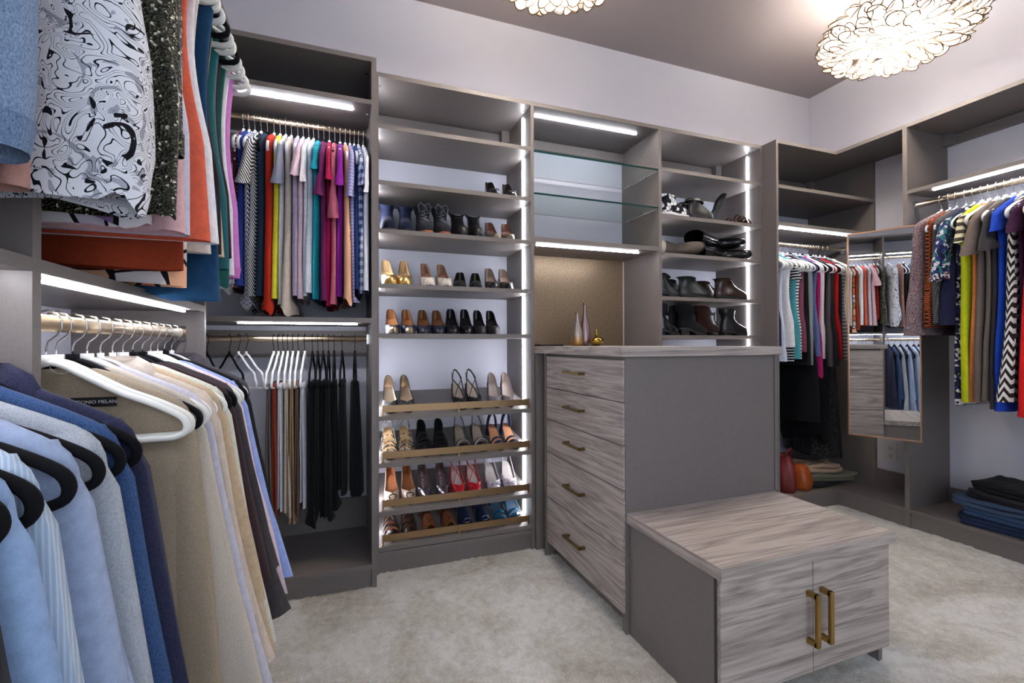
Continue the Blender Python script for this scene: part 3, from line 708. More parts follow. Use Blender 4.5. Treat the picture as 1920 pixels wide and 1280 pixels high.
G('LU', 1.715, 'jumper', 'lilac pink ribbed sleeveless jumper', P('#c07ac0'), 1.36, 'none', ws=.180, t=.03, fold=.004, hemband=P('#b56bb4'), cat='jumper', hang='thickw')
G('LU', 1.765, 'blouse', 'white crinkled blouse with ruffled hem', P('#d8d6de'), 1.30, 'none', ws=.165, fold=.014, wave=.02, kf=60, cat='blouse', hang='thickw')
# --- left wall, lower rod: jackets near the camera
J = lambda pos, d, ms, hem, hang='thickb', **k: garment('LL', pos, k.pop('name', 'jacket'), d, ms, hem, k.pop('sleeve', 'long'), ws=k.pop('ws', .212), flare=k.pop('flare', .105), t=k.pop('t', .022), hang=None, cat=k.pop('cat', 'jacket'), dy=0, slz=k.pop('slz', .52), fold=k.pop('fold', .011), kf=34, **k)
def jack(pos, d, ms, hem, hang='thickb', **k):
    h = hanger('LL', pos-.028, hang, 0, HK[hang]+' carrying the '+d) if hang else None
    g = J(pos, d, ms, hem, hang, **k)
    if h: ROWEL['LL'].append(dict(g=None, h=h, pos=pos-.028, yaw=0, hard=.0118, owner=pos))
    return g
jack(.12, 'dark navy blazer with notched collar', P('#23283c'), .33); jack(.20, 'slate blue blazer', P('#36405a'), .33)
jack(.28, 'pale grey suit jacket', P('#b7b9bf'), .34); jack(.34, 'stone linen blazer', P('#c4c0b4'), .33)
jack(.520, 'charcoal black suit jacket with soft shoulder', P('#2b2d35'), .34, t=.026)
jack(.565, 'powder blue shirt jacket with stitched yoke', P('#8ba6cd'), .34)
jack(.620, 'light blue seersucker blazer with fine white stripes', ('vstripe', '#9fb4cf', '#bccadb', 190), .33, t=.026)
jack(.690, 'pale periwinkle linen blazer', P('#93a2c0'), .33, t=.026)
jack(.755, 'light grey wool blazer', ('heather', '#8a929e', '#b0b6c0'), .33, t=.026)
jack(.812, 'denim blue wool blazer with seamed shoulder', ('heather', '#22365a', '#43608e'), .33, t=.026)
jack(.868, 'midnight navy jacket next to the divider panel', ('heather', '#22243a', '#393a55'), .33, t=.024, collar=True)
eh = hanger('LL', 1.075, 'thickw', label='empty thick white plastic hanger in front of the beige linen jacket')
put('emblem', MB().tube([(.022+.013*cos(2*pi*k/20), -.0075, -.084-.008*sin(2*pi*k/20)-.28*.013*cos(2*pi*k/20)) for k in range(21)], .0009, 5, 1, False).me('emblem', mat_plain('emblem_grey', '#9a9c9a', .4), True), eh); ROWEL['LL'].append(dict(g=None, h=eh, pos=1.075, yaw=0, hard=.0118))
beige = jack(1.135, 'beige linen jacket with black neck label', ('heather', '#857868', '#a79987'), .30, 'thickw', t=.03, flare=.06)
jack(1.19, 'greige suit jacket with rounded shoulder', ('heather', '#a9a096', '#c8c0b4'), .31)
jack(1.245, 'lilac grey wool coat', P('#b9b9c8'), .29, 'thickw', flare=.12, cat='coat', name='coat')
jack(1.305, 'cream blazer with folded lapel', P('#c4b8ac'), .32, 'white', collar=True)
jack(1.36, 'sand coloured trench-style jacket', P('#b8a48a'), .30, 'white', flare=.115)
jack(1.415, 'pale sage white jacket', P('#c6c8bd'), .31, 'thickw')
jack(1.475, 'dark maroon brown blazer', P('#38292e'), .32, 'thickb', flare=.115)
jack(1.535, 'charcoal grey blazer beside the maroon one', P('#403c40'), .31, 'thickb', flare=.13)
jack(1.59, 'blush pink long blouse', P('#d5c2cc'), .36, 'thickw', flare=.12, cat='blouse', name='blouse')
jack(1.64, 'periwinkle blue shirt falling wide at the hem', P('#8fa3dc'), .39, 'thickw', flare=.13, cat='shirt', name='shirt')
jack(1.70, 'plain black blazer near the end panel', P('#17161a'), .36, 'thickb', flare=.12)
jack(1.765, 'charcoal tweed jacket at the row end', ('heather', '#2c2a30', '#615c66'), .62, 'white', flare=.03, collar=True)
# neck label of the beige jacket
def text_mesh(txt, size):
    c = bpy.data.curves.new('t', 'FONT'); c.body = txt; c.size = size; c.align_x = 'CENTER'; c.align_y = 'CENTER'; c.extrude = .0002; c.resolution_u = 2
    o = bpy.data.objects.new('t', c); COL.objects.link(o); dg = bpy.context.evaluated_depsgraph_get()
    me = bpy.data.meshes.new_from_object(o.evaluated_get(dg)); bpy.data.objects.remove(o); return me
nl = put('neck_label', MB().box(-.036, .036, -.001, .001, -.009, .009).me('neck_label', mat_plain('label_black', '#0d0d10', .6)), beige)
nl.location = (.053, -.0175, -.150)
tm = text_mesh('ANTONIO MELANI', .0092); tm.materials.append(mat_plain('label_thread', '#c9c9cc', .6))
to = put('lettering', tm, nl); to.rotation_euler = (pi/2, 0, 0); to.location = (0, -.0016, 0)
# --- back wall, upper rod
CUL = [(-.425, 'burgundy top with white dots', ('dots', '#4a1f30', '#d8c8d0', 60), 1.36, 'none', {}),
 (-.402, 'bright royal blue top', P('#23398a'), 1.36, 'none', {}),
 (-.378, 'white blouse with navy zigzag stripes and frilled hem', ('chevron', '#e6e8f0', '#27355f', 48, .05), 1.30, 'none', dict(wave=.015, fold=.01)),
 (-.352, 'black and white striped blouse', ('chevron', '#15161c', '#e8e8ec', 60, .4), 1.34, 'short', {}),
 (-.326, 'dark slate blue tunic', P('#26384e'), 1.30, 'none', dict(hang='black')),
 (-.298, 'tomato red wrap top with pointed hem', P('#b8301f'), 1.285, 'none', dict(ws=.20, wave=.02, t=.022)),
 (-.272, 'lemon yellow tee', P('#d9d23c'), 1.33, 'none', dict(ws=.18)),
 (-.248, 'white tee with charcoal lined sleeve', P('#d9dae2'), 1.31, 'short', dict(ws=.185, sleeve_mat=P('#8e93a6'))),
 (-.224, 'oatmeal beige drapey top with dipped hem', P('#cbbfb4'), 1.255, 'none', dict(ws=.19, wave=.025, flare=.03)),
 (-.196, 'lavender grey fine knit top', P('#b7a9c2'), 1.34, 'none', {}),
 (-.172, 'pale pink short-sleeved tee', P('#dfc4d0'), 1.32, 'short', dict(hang='white')),
 (-.148, 'white tee with ruffled sleeves', P('#e9eaf2'), 1.34, 'short', dict(fold=.009)),
 (-.126, 'icy blue-white vest top', P('#d0dbe8'), 1.36, 'none', {}),
 (-.104, 'turquoise short-sleeved tee', P('#22a0b4'), 1.30, 'cap', dict(hang='black')),
 (-.080, 'plum purple knit top', P('#74265f'), 1.31, 'short', dict(hang='black')),
 (-.055, 'crimson pink top with gathered sleeve', P('#b0164f'), 1.29, 'short', dict(t=.022)),
 (-.030, 'dusty rose top with bell sleeve', P('#c66a80'), 1.31, 'half', dict(hang='black')),
 (-.006, 'vivid violet blouse', P('#8a2196'), 1.34, 'short', {}),
 (.018, 'peach satin blouse with ruched hem', ('satin', '#eeb795'), 1.31, 'none', dict(ws=.205, wave=.018, t=.024)),
 (.040, 'lavender blue striped tee', ('stripe', '#b4b0d6', '#9390c4', 60), 1.29, 'short', {}),
 (.060, 'indigo blue denim-look top', P('#243a74'), 1.36, 'none', {}),
 (.080, 'blue and white checked shirt', ('plaid', '#d5dbe8', '#2f3f74', 26, '#8896b8'), 1.34, 'short', {}),
 (.103, 'white tee with turned cuffs next to the shoe tower panel', P('#dfe2ee'), 1.36, 'short', {})]
for i, (pos, d, ms, hz, sl, k) in enumerate(CUL):
    k = dict(k); k.setdefault('hang', 'white'); k.setdefault('ws', .19)
    nm = 't_shirt' if 'tee' in d else ('tunic' if 'tunic' in d else 'blouse')
    G('CU', pos, nm, d, ms, hz+.01, sl, yaw=random.Random(i).uniform(-.03, .03), cat='top', **k)
# --- back wall, lower rod
for x, kd, nm in ((-.57, 'pantsb', None), (-.482, 'pantsb', None)): hanger('CL', x, kd, .5, label='empty slim black hanger next to the trousers on the lower rod')['group'] = 'empty black hangers'
for x in (-.445, -.414): hanger('CL', x, 'pants', .55, label='empty slim white hanger between the black ones and the trousers')['group'] = 'empty white hangers'
for x, d, c, hz in ((-.300, 'warm taupe grey trousers', '#6f6663', .42), (-.282, 'rust red trousers', '#8c3b2c', .34), (-.262, 'bright white trousers', '#d9dae2', .36), (-.240, 'pale beige trousers', '#c7b7aa', .33), (-.218, 'khaki tan trousers', '#a4886a', .29), (-.195, 'mid brown trousers', '#7c6456', .33), (-.166, 'grey-white trousers with stitched hem', '#bfc0ca', .36)):
    trousers('CL', x, d, P(c), hz, 'pants', .11, .0085)
ORD = ('first', 'second', 'third', 'fourth', 'fifth', 'sixth')
for i, (x, hz) in enumerate(((-.132, .265), (-.108, .33), (-.084, .30), (-.060, .295), (-.034, .33), (.003, .40))):
    trousers('CL', x, '', P(('#121316', '#1b1c1f')[i % 2]), hz, 'pantsb', .12, .011, group='black trousers on the lower rod', label='%s black dress trousers from the grey-white pair, folded over a slim hanger' % ORD[i], hdesc='%s black trousers from the grey-white pair' % ORD[i])
sk = trousers('CL', .062, 'black A-line skirt hung by straps', P('#131417'), .40, 'pantsb', .085, .016, name='skirt', flare=.06)
# --- corner closet rod
GUL = [(2.700, 'blouse', 'navy satin blouse', P('#20264a'), 1.10, 'none', {}), (2.730, 'blouse', 'pale sky white shirt with long tail', P('#d6dcec'), 1.02, 'none', {}), (2.765, 'blouse', 'white sleeveless tank top', P('#dcdde2'), 1.10, 'none', dict(ws=.205)),
 (2.800, 'blouse', 'black top with narrow white pinstripes', ('stripe', '#16161b', '#d8d8dc', 55, .7), 1.02, 'cap', dict(yaw=.2)), (2.835, 'blouse', 'aqua blue vest', P('#4f9fa8'), 1.03, 'none', {}),
 (2.865, 'blouse', 'white and black Breton striped top', ('stripe', '#e4e4e8', '#17181c', 48, .62), 1.00, 'none', dict(ws=.205, yaw=.2)), (2.910, 'jumper', 'muted maroon ribbed knit', ('heather', '#5e2f42', '#8c5267'), 1.04, 'long', dict(slz=.42)),
 (2.950, 'jumper', 'black fine-knit jumper', P('#141418'), .96, 'long', dict(yaw=.1)), (3.000, 'jumper', 'grey marl long-sleeved jumper', ('heather', '#6d767c', '#929aa0'), .965, 'long', dict(t=.026, slz=.60)),
 (3.045, 'blouse', 'dusty blue blouse beside the magenta one', P('#5c6c9c'), 1.02, 'none', {}), (3.085, 'jumper', 'magenta long-sleeved jersey tunic', P('#9a1a5c'), .875, 'long', dict(slz=.62, wave=.01)),
 (3.125, 'blouse', 'pale pink white shirt', P('#d9ccd4'), 1.02, 'long', {}), (3.165, 'jumper', 'charcoal flecked tweed cardigan', ('heather', '#2a262a', '#6e666c'), .965, 'long', dict(slz=.60)),
 (3.205, 'jumper', 'anthracite cardigan', P('#27272d'), .96, 'long', {}), (3.245, 'blouse', 'bright red blouse', P('#b01c22'), 1.02, 'long', {}), (3.285, 'jumper', 'jet black top next to the mirror', P('#131316'), 1.0, 'long', {}),
 (3.33, 'blouse', 'grey striped blouse behind the mirror', ('stripe', '#9a9aa2', '#55555c', 40), 1.0, 'none', {}), (3.38, 'blouse', 'ivory blouse behind the mirror', P('#d9d4c8'), 1.0, 'none', {})]
for pos, nm, d, ms, hz, sl, k in GUL:
    k = dict(k); k.setdefault('hang', 'thickw' if pos < 2.97 else 'white'); k.setdefault('flare', .01); G('GU', pos, nm, d, ms, hz, sl, cat='top' if nm == 'blouse' else 'jumper', **k)
G('GU', 3.03, 'dress', 'long black dress hanging behind the jumpers', P('#0e0e11'), .56, 'none', ws=.17, flare=.02, t=.03, cat='dress', hang='black')
G('GU', 3.22, 'dress', 'floor-length black sequinned gown', ('sequin', '#0c0b0e', '#1a181b', '#6e6862'), .33, 'none', ws=.17, flare=.02, t=.05, cat='dress', hang='black', fold=.012)
G('GU', 3.14, 'dress', 'black midi dress with uneven hem', P('#101013'), .45, 'none', ws=.18, flare=.02, t=.03, wave=.03, cat='dress', hang='black')
# --- right wall rod
HUL = [(1.670, 'jacket', 'mauve flecked tweed jacket', ('tweed', '#33262b', '#6a545b', '#c9b8bc'), 1.155, 'long', dict(ws=.215, t=.035, slz=.60, flare=.05, yaw=-.22, fold=.004)),
 (1.630, 'jacket', 'burnt orange basket-weave jacket', ('basket', '#a8522a', '#2a1b16', 26), 1.19, 'long', dict(ws=.205, t=.028, slz=.56, flare=.0)),
 (1.598, 'jacket', 'grey houndstooth check jacket', ('plaid', '#6c6a6a', '#2b2c30', 90, '#4a4a4e'), 1.21, 'long', dict(ws=.21, t=.026, slz=.55, flare=.0)),
 (1.557, 'dress', 'dark navy dress with patterned half sleeves', P('#222340'), 1.20, 'half', dict(ws=.205, t=.026, slz=.26, sleeve_mat=('print', 60, '#33387a', '#d6d7df', '#3c7f86', '#232548'), cuff=('print', 90, '#e2e2e8', '#20223a', '#dedee6', '#8a3a4a'))),
 (1.522, 'dress', 'navy dress with white patterned border hem', ('print', 70, '#1f2142', '#30346e', '#d0d2dc', '#23253f'), .80, 'none', dict(ws=.17, hemband=('dots', '#e4e4e8', '#20222e', 45))),
 (1.488, 'dress', 'lime yellow sleeveless dress with striped yoke', P('#b9c41e'), .80, 'cap', dict(ws=.205, t=.02, sleeve_mat=('stripe', '#d6cfae', '#4a4238', 25))),
 (1.456, 'dress', 'orange and cream edged dress', P('#d98a52'), .80, 'none', dict(ws=.165)),
 (1.424, 'dress', 'taupe brown dress with short sleeves', P('#6e625c'), .80, 'short', dict(ws=.205, t=.022)),
 (1.392, 'dress', 'grey-brown wool shift dress', ('heather', '#554b46', '#7d736d'), .83, 'none', dict(ws=.20, t=.022)),
 (1.360, 'dress', 'charcoal dress with puffed cap sleeves', P('#37343a'), .77, 'short', dict(ws=.20, t=.022)),
 (1.328, 'dress', 'cobalt blue sleeveless dress', P('#1f46b4'), .77, 'cap', dict(ws=.205)),
 (1.295, 'dress', 'brown and white chevron flared dress', ('chevron', '#e4e0dc', '#2c2320', 22, .045), .82, 'none', dict(ws=.19, flare=.09, t=.022, fold=.012)),
 (1.260, 'dress', 'deep aubergine dress', P('#3c1c3a'), .80, 'cap', dict(ws=.20)),
 (1.222, 'dress', 'scarlet red flared dress', P('#d4201f'), .77, 'none', dict(ws=.19, flare=.09, t=.026)),
 (1.184, 'blouse', 'maroon short-sleeved top', P('#5e1428'), 1.25, 'short', dict(ws=.205, t=.024)),
 (1.145, 'dress', 'slate green dress past the red one', P('#39524e'), .80, 'none', dict(ws=.15))]
for pos, nm, d, ms, hz, sl, k in HUL:
    k = dict(k); k.setdefault('hang', 'thickw' if pos < 1.5 else 'white'); G('HU', pos, nm, d, ms, hz, sl, cat={'blouse': 'top'}.get(nm, nm), **k)
# ------------------------------------------------------------------ settle the clothes: neighbours press together without passing through
def settle(row, mingap=.0, extra=None):
    x0, y0, z0, rz, _ = ROWS[row]; E = sorted(ROWEL[row], key=lambda e: e['pos']); sgn = -1 if row == 'HU' else 1
    if row == 'LL':   # each hanger hangs in the gap in front of its jacket
        gp = [e['pos'] for e in E if e['g']]
        for e in E:
            if e.get('owner'):
                prev = [q for q in gp if q < e['owner']-.001]+[f['pos'] for f in E if not f['g'] and not f.get('owner') and f['pos'] < e['owner']-.001]
                e['pos'] = e['owner']-min(.036, .48*(e['owner']-max(prev))) if prev else e['owner']-.03
        E.sort(key=lambda e: e['pos'])
    for a, b in zip(E, E[1:]):
        if b['pos']-a['pos'] < mingap: b['pos'] = a['pos']+mingap
    for e in E: e['k0'] = sgn*math.tan(e['yaw']); e['k'] = e['k0']
    for _i in range(30):
        for a, b in zip(E, E[1:]):
            lim = .32*(b['pos']-a['pos'])/.25; d = b['k']-a['k']
            if abs(d) > lim: m_ = (a['k']+b['k'])/2; a['k'], b['k'] = m_-math.copysign(lim/2, d), m_+math.copysign(lim/2, d)
    out = {'LU': (1, 0), 'LL': (1, 0), 'HU': (-1, 0)}.get(row, (0, -1)); along_y = y0 is None
    def rc(v): return (v.y, (v.x-x0)*out[0]) if along_y else (v.x, (v.y-y0)*out[1])
    for e in E:
        for o in (e['g'], e['h']):
            if o is None: continue
            l = list(o.location); l[1 if along_y else 0] = e['pos']; o.location = l
            o.rotation_euler = (0, 0, rz+math.atan(e['k'])*sgn)
        e['prof'] = {}
        if e['g'] is None:
            for b in range(-13, -2): e['prof'][b] = (-.222, .222)
            continue
        if e['h']:
            for b in range(-12, -3): e['prof'][b] = (-.222, .222)
        M0 = Matrix.Translation(e['g'].location) @ Matrix.Rotation(rz+e['yaw'], 4, 'Z'); e['M0'] = M0
        e['parts'] = [c for c in list(e['g'].children)+[q for c in e['g'].children for q in c.children] if c.name.split('.')[0] in ('body', 'sleeve', 'cuff', 'collar', 'hem_band', 'leg', 'fold', 'front', 'back')]
        for c in e['parts']:
            for v in c.data.vertices:
                w_ = M0 @ v.co; r, q = rc(w_); b = math.floor((w_.z-z0)/.02)
                for bb in (b-1, b, b+1):
                    lo, hi = e['prof'].get(bb, (9, -9)); e['prof'][bb] = (min(lo, q-.008), max(hi, q+.008))
    def sq(d, b):
        b = max(b, .0012)
        if b > 5: return d
        k = .5*b
        return d if d <= k else k+(b-k)*(1-math.exp(-(d-k)/(b-k)))
    for i, e in enumerate(E):
        if e['g'] is None: continue
        Mi = (Matrix.Translation(e['g'].location) @ Matrix.Rotation(rz+math.atan(e['k'])*sgn, 4, 'Z')).inverted()
        for c in e['parts']:
            for v in c.data.vertices:
                w_ = e['M0'] @ v.co; r, q = rc(w_); b = math.floor((w_.z-z0)/.02); here = e['pos']+e['k']*q; d = r-(e['pos']+e['k0']*q); lim = [9, 9]
                for sd, rng in ((0, range(i-1, -1, -1)), (1, range(i+1, len(E)))):
                    for j in rng:
                        f = E[j]; pr = f['prof'].get(b)
                        if pr and pr[0] <= q <= pr[1]:
                            g_ = abs(f['pos']+f['k']*q-here); lim[sd] = (g_-f['hard']) if f['hard'] else g_*.497; break
                if extra:
                    lo, hi = extra(e['pos'], q, w_)
                    lim[0] = min(lim[0], here-lo); lim[1] = min(lim[1], hi-here)
                d = sq(d, lim[1]) if d > 0 else -sq(-d, lim[0])
                r2 = here+d
                if along_y: w_.y = r2
                else: w_.x = r2
                if row == 'LU' and w_.x < XL+.022: w_.z = max(w_.z, 1.2485)
                if row == 'CU' and w_.y > YL-.003: w_.z = max(w_.z, 1.2375)
                v.co = Mi @ w_
            c.data.update()
def ex_left(r, q, w_):
    if w_.x > XL+.045: return -9, 9
    return (-.277, .893) if r < .905 else (.921, 1.819)
def ex_back(r, q, w_): return (-9, .127) if w_.y > YL-.035 else (-9, 9)
def ex_corner(r, q, w_): return (2.671, 3.588) if w_.y > YR-.004 else (-9, 9)
def ex_right(r, q, w_):
    if w_.x > XW-.004: return -9, 1.802
    if .50 < w_.z < 1.90: return -9, 1.725+max(0, 3.19-w_.x)*2.30-.072
    return -9, 9
for e in list(ROWEL['LU']): e['side'] = 0
settle('LU', .02, ex_left); settle('LL', .0, ex_left); settle('CU', .020, ex_back); settle('CL', .020, ex_back); settle('GU', .027, ex_corner); settle('HU', .026, ex_right)
#@@SHOES@@
# ------------------------------------------------------------------ shoes
TOE = {'round': [(0, .06), (.015, .36), (.05, .62), (.12, .86), (.24, 1.0), (.38, .97), (.55, .78), (.70, .66), (.82, .60), (.90, .53), (.95, .43), (.985, .26), (1, .10)],
       'almond': [(0, .05), (.02, .27), (.06, .46), (.14, .74), (.26, .97), (.38, .97), (.55, .78), (.70, .66), (.82, .60), (.90, .53), (.95, .43), (.985, .26), (1, .10)],
       'point': [(0, .03), (.03, .14), (.09, .34), (.18, .66), (.30, .93), (.40, .95), (.55, .78), (.70, .66), (.82, .60), (.90, .53), (.95, .43), (.985, .26), (1, .10)]}
def shoe_parts(root, toe='round', L=.235, W=.074, heel=.0, heel_w=.02, upper=None, inner=None, sole=None, vamp=.22, style='pump', strap=None, trim=None, hgt=1.0, heelmat=None):
    """toe towards local -y, resting on z = 0"""
    ut = fabric(upper); it = fabric(inner); so = fabric(sole or ('leather', '#2a2422')); N = 26; S = [i/N for i in range(N+1)]
    yy = lambda s: -L/2+L*s
    lift = lambda s: .006+heel*sstep(.34, .86, s)
    ww = lambda s: W/2*interp(TOE[toe], s)
    # sole
    rg = [[(-ww(s), yy(s), lift(s)), (ww(s), yy(s), lift(s)), (ww(s)*.96, yy(s), lift(s)-.006), (-ww(s)*.96, yy(s), lift(s)-.006)] for s in S]
    put('sole', MB().loft(rg, True, True, True).me('sole', so), root)
    put('insole', MB().loft([[(-ww(s)*.93, yy(s), lift(s)+.004), (0, yy(s), lift(s)+.0025), (ww(s)*.93, yy(s), lift(s)+.004)] for s in S], False).me('insole', it, True), root)
    if heel > .012:
        hy0, hy1 = yy(.80), yy(.99); hw = W*.30; zt = lift(.9)-.004; b = heel_w
        v = [(-hw, hy0, lift(.8)-.004), (hw, hy0, lift(.8)-.004), (hw*.8, hy1, zt), (-hw*.8, hy1, zt)]
        c = ((hy0+hy1)/2)+.012; m_ = [(-b*.7, c-b*.7, zt*.45), (b*.7, c-b*.7, zt*.45), (b*.7, c+b*.7, zt*.45), (-b*.7, c+b*.7, zt*.45)]
        bo = [(-b/2, c-b/2, 0), (b/2, c-b/2, 0), (b/2, c+b/2, 0), (-b/2, c+b/2, 0)]
        if b > .03: m_ = [tuple((p[i]+q[i])/2 for i in range(3)) for p, q in zip(v, bo)]
        put('heel', MB().loft([v, m_, bo], True, False, True).me('heel', fabric(heelmat or upper)), root)
    else: put('heel', MB().box(-W*.28, W*.28, yy(.76), yy(.97), 0, .008).me('heel', so), root)
    def shell(s0, s1, hfun, gapf, name='upper', m=ut):
        K = 6; SS = [s0+(s1-s0)*i/22 for i in range(23)]; mb = MB()
        for sd in (-1, 1):
            rg = []
            for s in SS:
                w0, h, g = ww(s), hfun(s), gapf(s); r = []
                for k in range(K+1):
                    t_ = k/K; r.append((sd*(w0*(1-t_)+g*t_+w0*.22*sin(pi*t_)*(1 if g < w0*.5 else .35)), yy(s), lift(s)-.002+h*sin(pi/2*t_)))
                rg.append(r)
            mb.loft(rg if sd < 0 else [list(reversed(q)) for q in rg], False)
            ends = [rg[-1]] if sd < 0 else ends+[rg[-1]]
        if s1 >= .99: mb.loft([ends[0], [(0, a[1]+.003, a[2]) for a in ends[0]], ends[1]], False)
        return put(name, mb.me(name, m, True), root)
    hv = lambda s: hgt*interp([(0, .012), (.05, .026), (.15, .036), (.30, .044), (.45, .040), (.62, .034), (.78, .044), (.92, .056), (1, .058)], s)
    gp = lambda s: ww(s)*(.96-.22*sstep(.7, .95, s))*sstep(vamp, vamp+.12, s)
    def lining(s0, s1):
        K = 4; SS = [s0+(s1-s0)*i/18 for i in range(19)]; mb = MB(); ends = []
        for sd in (-1, 1):
            rg = [[(sd*(ww(s)*.93+(gp(s)*.93-ww(s)*.93)*k/K), yy(s)-.0035*sstep(.9, 1, s), lift(s)+.002+(hv(s)-.006)*sin(pi/2*k/K)) for k in range(K+1)] for s in SS]
            mb.loft(rg, False); ends.append(rg[-1])
        mb.loft([ends[0], ends[1]], False)
        return put('lining', mb.me('lining', it, True), root)
    if style in ('pump', 'peep'): lining(vamp+.06, 1)
    if style == 'pump': up_ = shell(0, 1, hv, gp)
    elif style == 'peep': up_ = shell(.09, 1, hv, gp)
    elif style == 'sling':
        up_ = shell(0, .46, hv, gp)
    elif style == 'dorsay': up_ = shell(0, .46, hv, gp); shell(.78, 1, hv, lambda s: ww(s)*.95, 'heel_counter')
    elif style == 'mule': up_ = shell(.06, .50, lambda s: .05*hgt+.012*s, lambda s: 0)
    elif style == 'sandal':
        for a, b in ((.10, .20), (.28, .36)): shell(a, b, lambda s: .030+.03*s, lambda s: 0, 'strap')
    def band(name, s, h, wd, m, out=1.06):
        pts = [(ww(s)*out*cos(pi*k/12), yy(s)+.01*sin(pi*k/12), lift(s)+h*sin(pi*k/12)) for k in range(13)]
        return put(name, MB().tube(pts, wd, 6, .35, True, 0, (0, 1, 0)).me(name, m, True), root)
    def backstrap(h, m, r=.003, x0=.42):
        pts = []
        for k in range(17):
            u = k/16; a = pi*u; s = x0+(1-x0)*sin(a)**.8
            pts.append((ww(min(.9, s))*1.15*cos(a), yy(min(1.02, s)), lift(min(1, s))+.018+h*sin(a)))
        return put('heel_strap', MB().tube(pts, r, 6, .6).me('heel_strap', m, True), root)
    for st in (strap or ()):
        k = st[0]; m = fabric(st[1]) if len(st) > 1 and st[1] else ut
        if k == 'back': backstrap(st[2] if len(st) > 2 else .05, m, st[3] if len(st) > 3 else .0035)
        elif k == 'ankle': band('ankle_strap', .86, .085, .0045, m, 1.12)
        elif k == 'cross':
            for sx in (-1, 1):
                pts = [(sx*ww(.34), yy(.34), lift(.34)+.012), (sx*.006, yy(.52), lift(.52)+.055), (-sx*ww(.72)*1.1, yy(.74), lift(.74)+.055), (-sx*ww(.9), yy(.95), lift(.95)+.062)]
                put('strap', MB().tube(pts, .004, 6, .5).me('strap', m, True), root)
        elif k == 'bands':
            for s_, h in ((.22, .045), (.34, .055), (.50, .06), (.72, .075))[:st[2] if len(st) > 2 else 4]: band('strap', s_, h, st[3] if len(st) > 3 else .006, m)
        elif k == 'wide': band('strap', .80, .085, .017, m, 1.15)
        elif k == 'bow':
            z = lift(.16)+.034; y = yy(.19)
            b = MB()
            for sx in (-1, 1): b.tube([(0, y, z), (sx*.014, y-.004, z+.007), (sx*.025, y-.003, z), (sx*.014, y-.004, z-.006), (0, y, z)], .0035, 5)
            b.tube([(-.004, y-.005, z), (.004, y-.005, z)], .006, 6); put('bow', b.me('bow', m, True), root)
        elif k == 'cap':
            shell(-.0, .11, lambda s: hv(s)+.002, lambda s: 0, 'toe_cap', m)
        elif k == 'buckle':
            z = lift(.2)+.036; y = yy(.17); put('buckle', MB().tube([(.018*cos(2*pi*q/14), y-.010, z+.012*sin(2*pi*q/14)) for q in range(15)], .003, 6, 1, False).me('buckle', m, True), root)
SHOE_PAIRS = {}
def pair(z, xs, label, cat='shoe', y=2.475, tilt=0, group=None, rzs=(0, 0), **k):
    roots = []
    for i, x in enumerate(xs):
        r = thing('shoe' if cat == 'shoe' else cat.replace(' ', '_'), label, cat, (x, y, z), rzs[i], group or ('pair: '+label))
        r.rotation_euler = (tilt, 0, rzs[i]); roots.append(r)
        if i == 0: shoe_parts(r, **k)
        else:
            for ch in roots[0].children:
                c = ch.copy(); COL.objects.link(c); c.parent = r
    return roots
LB = lambda c, r=.35: ('leather', c, r)
TAN = LB('#a8734c', .5); BLKL = LB('#17161a', .3); BLKS = P('#1b1a1e'); CREAM = LB('#d8c9b8', .45)
z2, z3, z4, z5 = SHZ[1], SHZ[2], SHZ[3], SHZ[4]
pair(z2, (.790, .890), 'black court shoe with small bow, alone on its shelf', heel=.082, toe='round', upper=BLKL, inner=LB('#3a2a24'), strap=(('bow',),), sole=TAN, rzs=(-.1, -.15))
pair(z4, (.226, .308), 'metallic gold cap-toe heel', heel=.082, toe='round', upper=('metallic', '#c9a262'), inner=LB('#d9bd92', .5), strap=(('cap', ('metallic', '#e0c07c')),), hgt=1.25, rzs=(.06, -.08))
pair(z4, (.424, .515), 'cream court shoe with thin bow', heel=.082, toe='round', upper=LB('#d9d0c6'), inner=LB('#b98f78', .5), strap=(('bow', LB('#e6e0d8')),), hgt=1.15)
pair(z4, (.606, .694), 'black suede court shoe beside the cream pair', heel=.05, toe='round', upper=BLKS, inner=LB('#2c2422'), vamp=.4, rzs=(-.25, -.25))
pair(z4, (.784, .868), 'black and silver court shoe with pointed opening', heel=.082, toe='almond', upper=('metallic', '#6b6560'), inner=LB('#b7a294', .5), strap=(('cap', BLKL),), rzs=(-.12, -.12))
pair(z3, (.792, .880), 'pewter and black court shoe beside the cut-out ankle boots', heel=.082, toe='round', upper=LB('#6a5a50', .3), inner=LB('#a07566', .5), strap=(('cap', ('metallic', '#8c8478')),), rzs=(-.05, -.2))
pair(z5, (.246, .325), 'navy and tan high-heeled pump with metal toe cap', toe='almond', heel=.075, upper=LB('#272a44'), inner=LB('#b07a4c', .5), strap=(('cap', ('metallic', '#b8a98e')),), vamp=.2)
pair(z5, (.407, .484), 'tan-lined navy pump next to the metal-capped pair', toe='almond', heel=.075, upper=LB('#23253a'), inner=LB('#8f5f3c', .5), vamp=.2, rzs=(-.08, -.08))
pair(z5, (.560, .638), 'glossy black pointed pump', toe='almond', heel=.085, upper=BLKL, inner=LB('#201d1f'), vamp=.25, rzs=(-.14, -.14))
pair(z5, (.714, .790), 'matt black court shoe at the row end', toe='almond', heel=.080, upper=LB('#1d1c20', .55), inner=LB('#262022'), vamp=.25, rzs=(-.14, -.14))
TL = math.atan(SLOPE); YSL = 2.480
def sz(z, y=YSL): return z+(y-YS)*SLOPE+.0005
A_, B_, C_, D_ = SLZ
def sp(z, xs, label, **k): k.setdefault('y', YSL); return pair(sz(z, k['y']), xs, label, tilt=TL, **k)
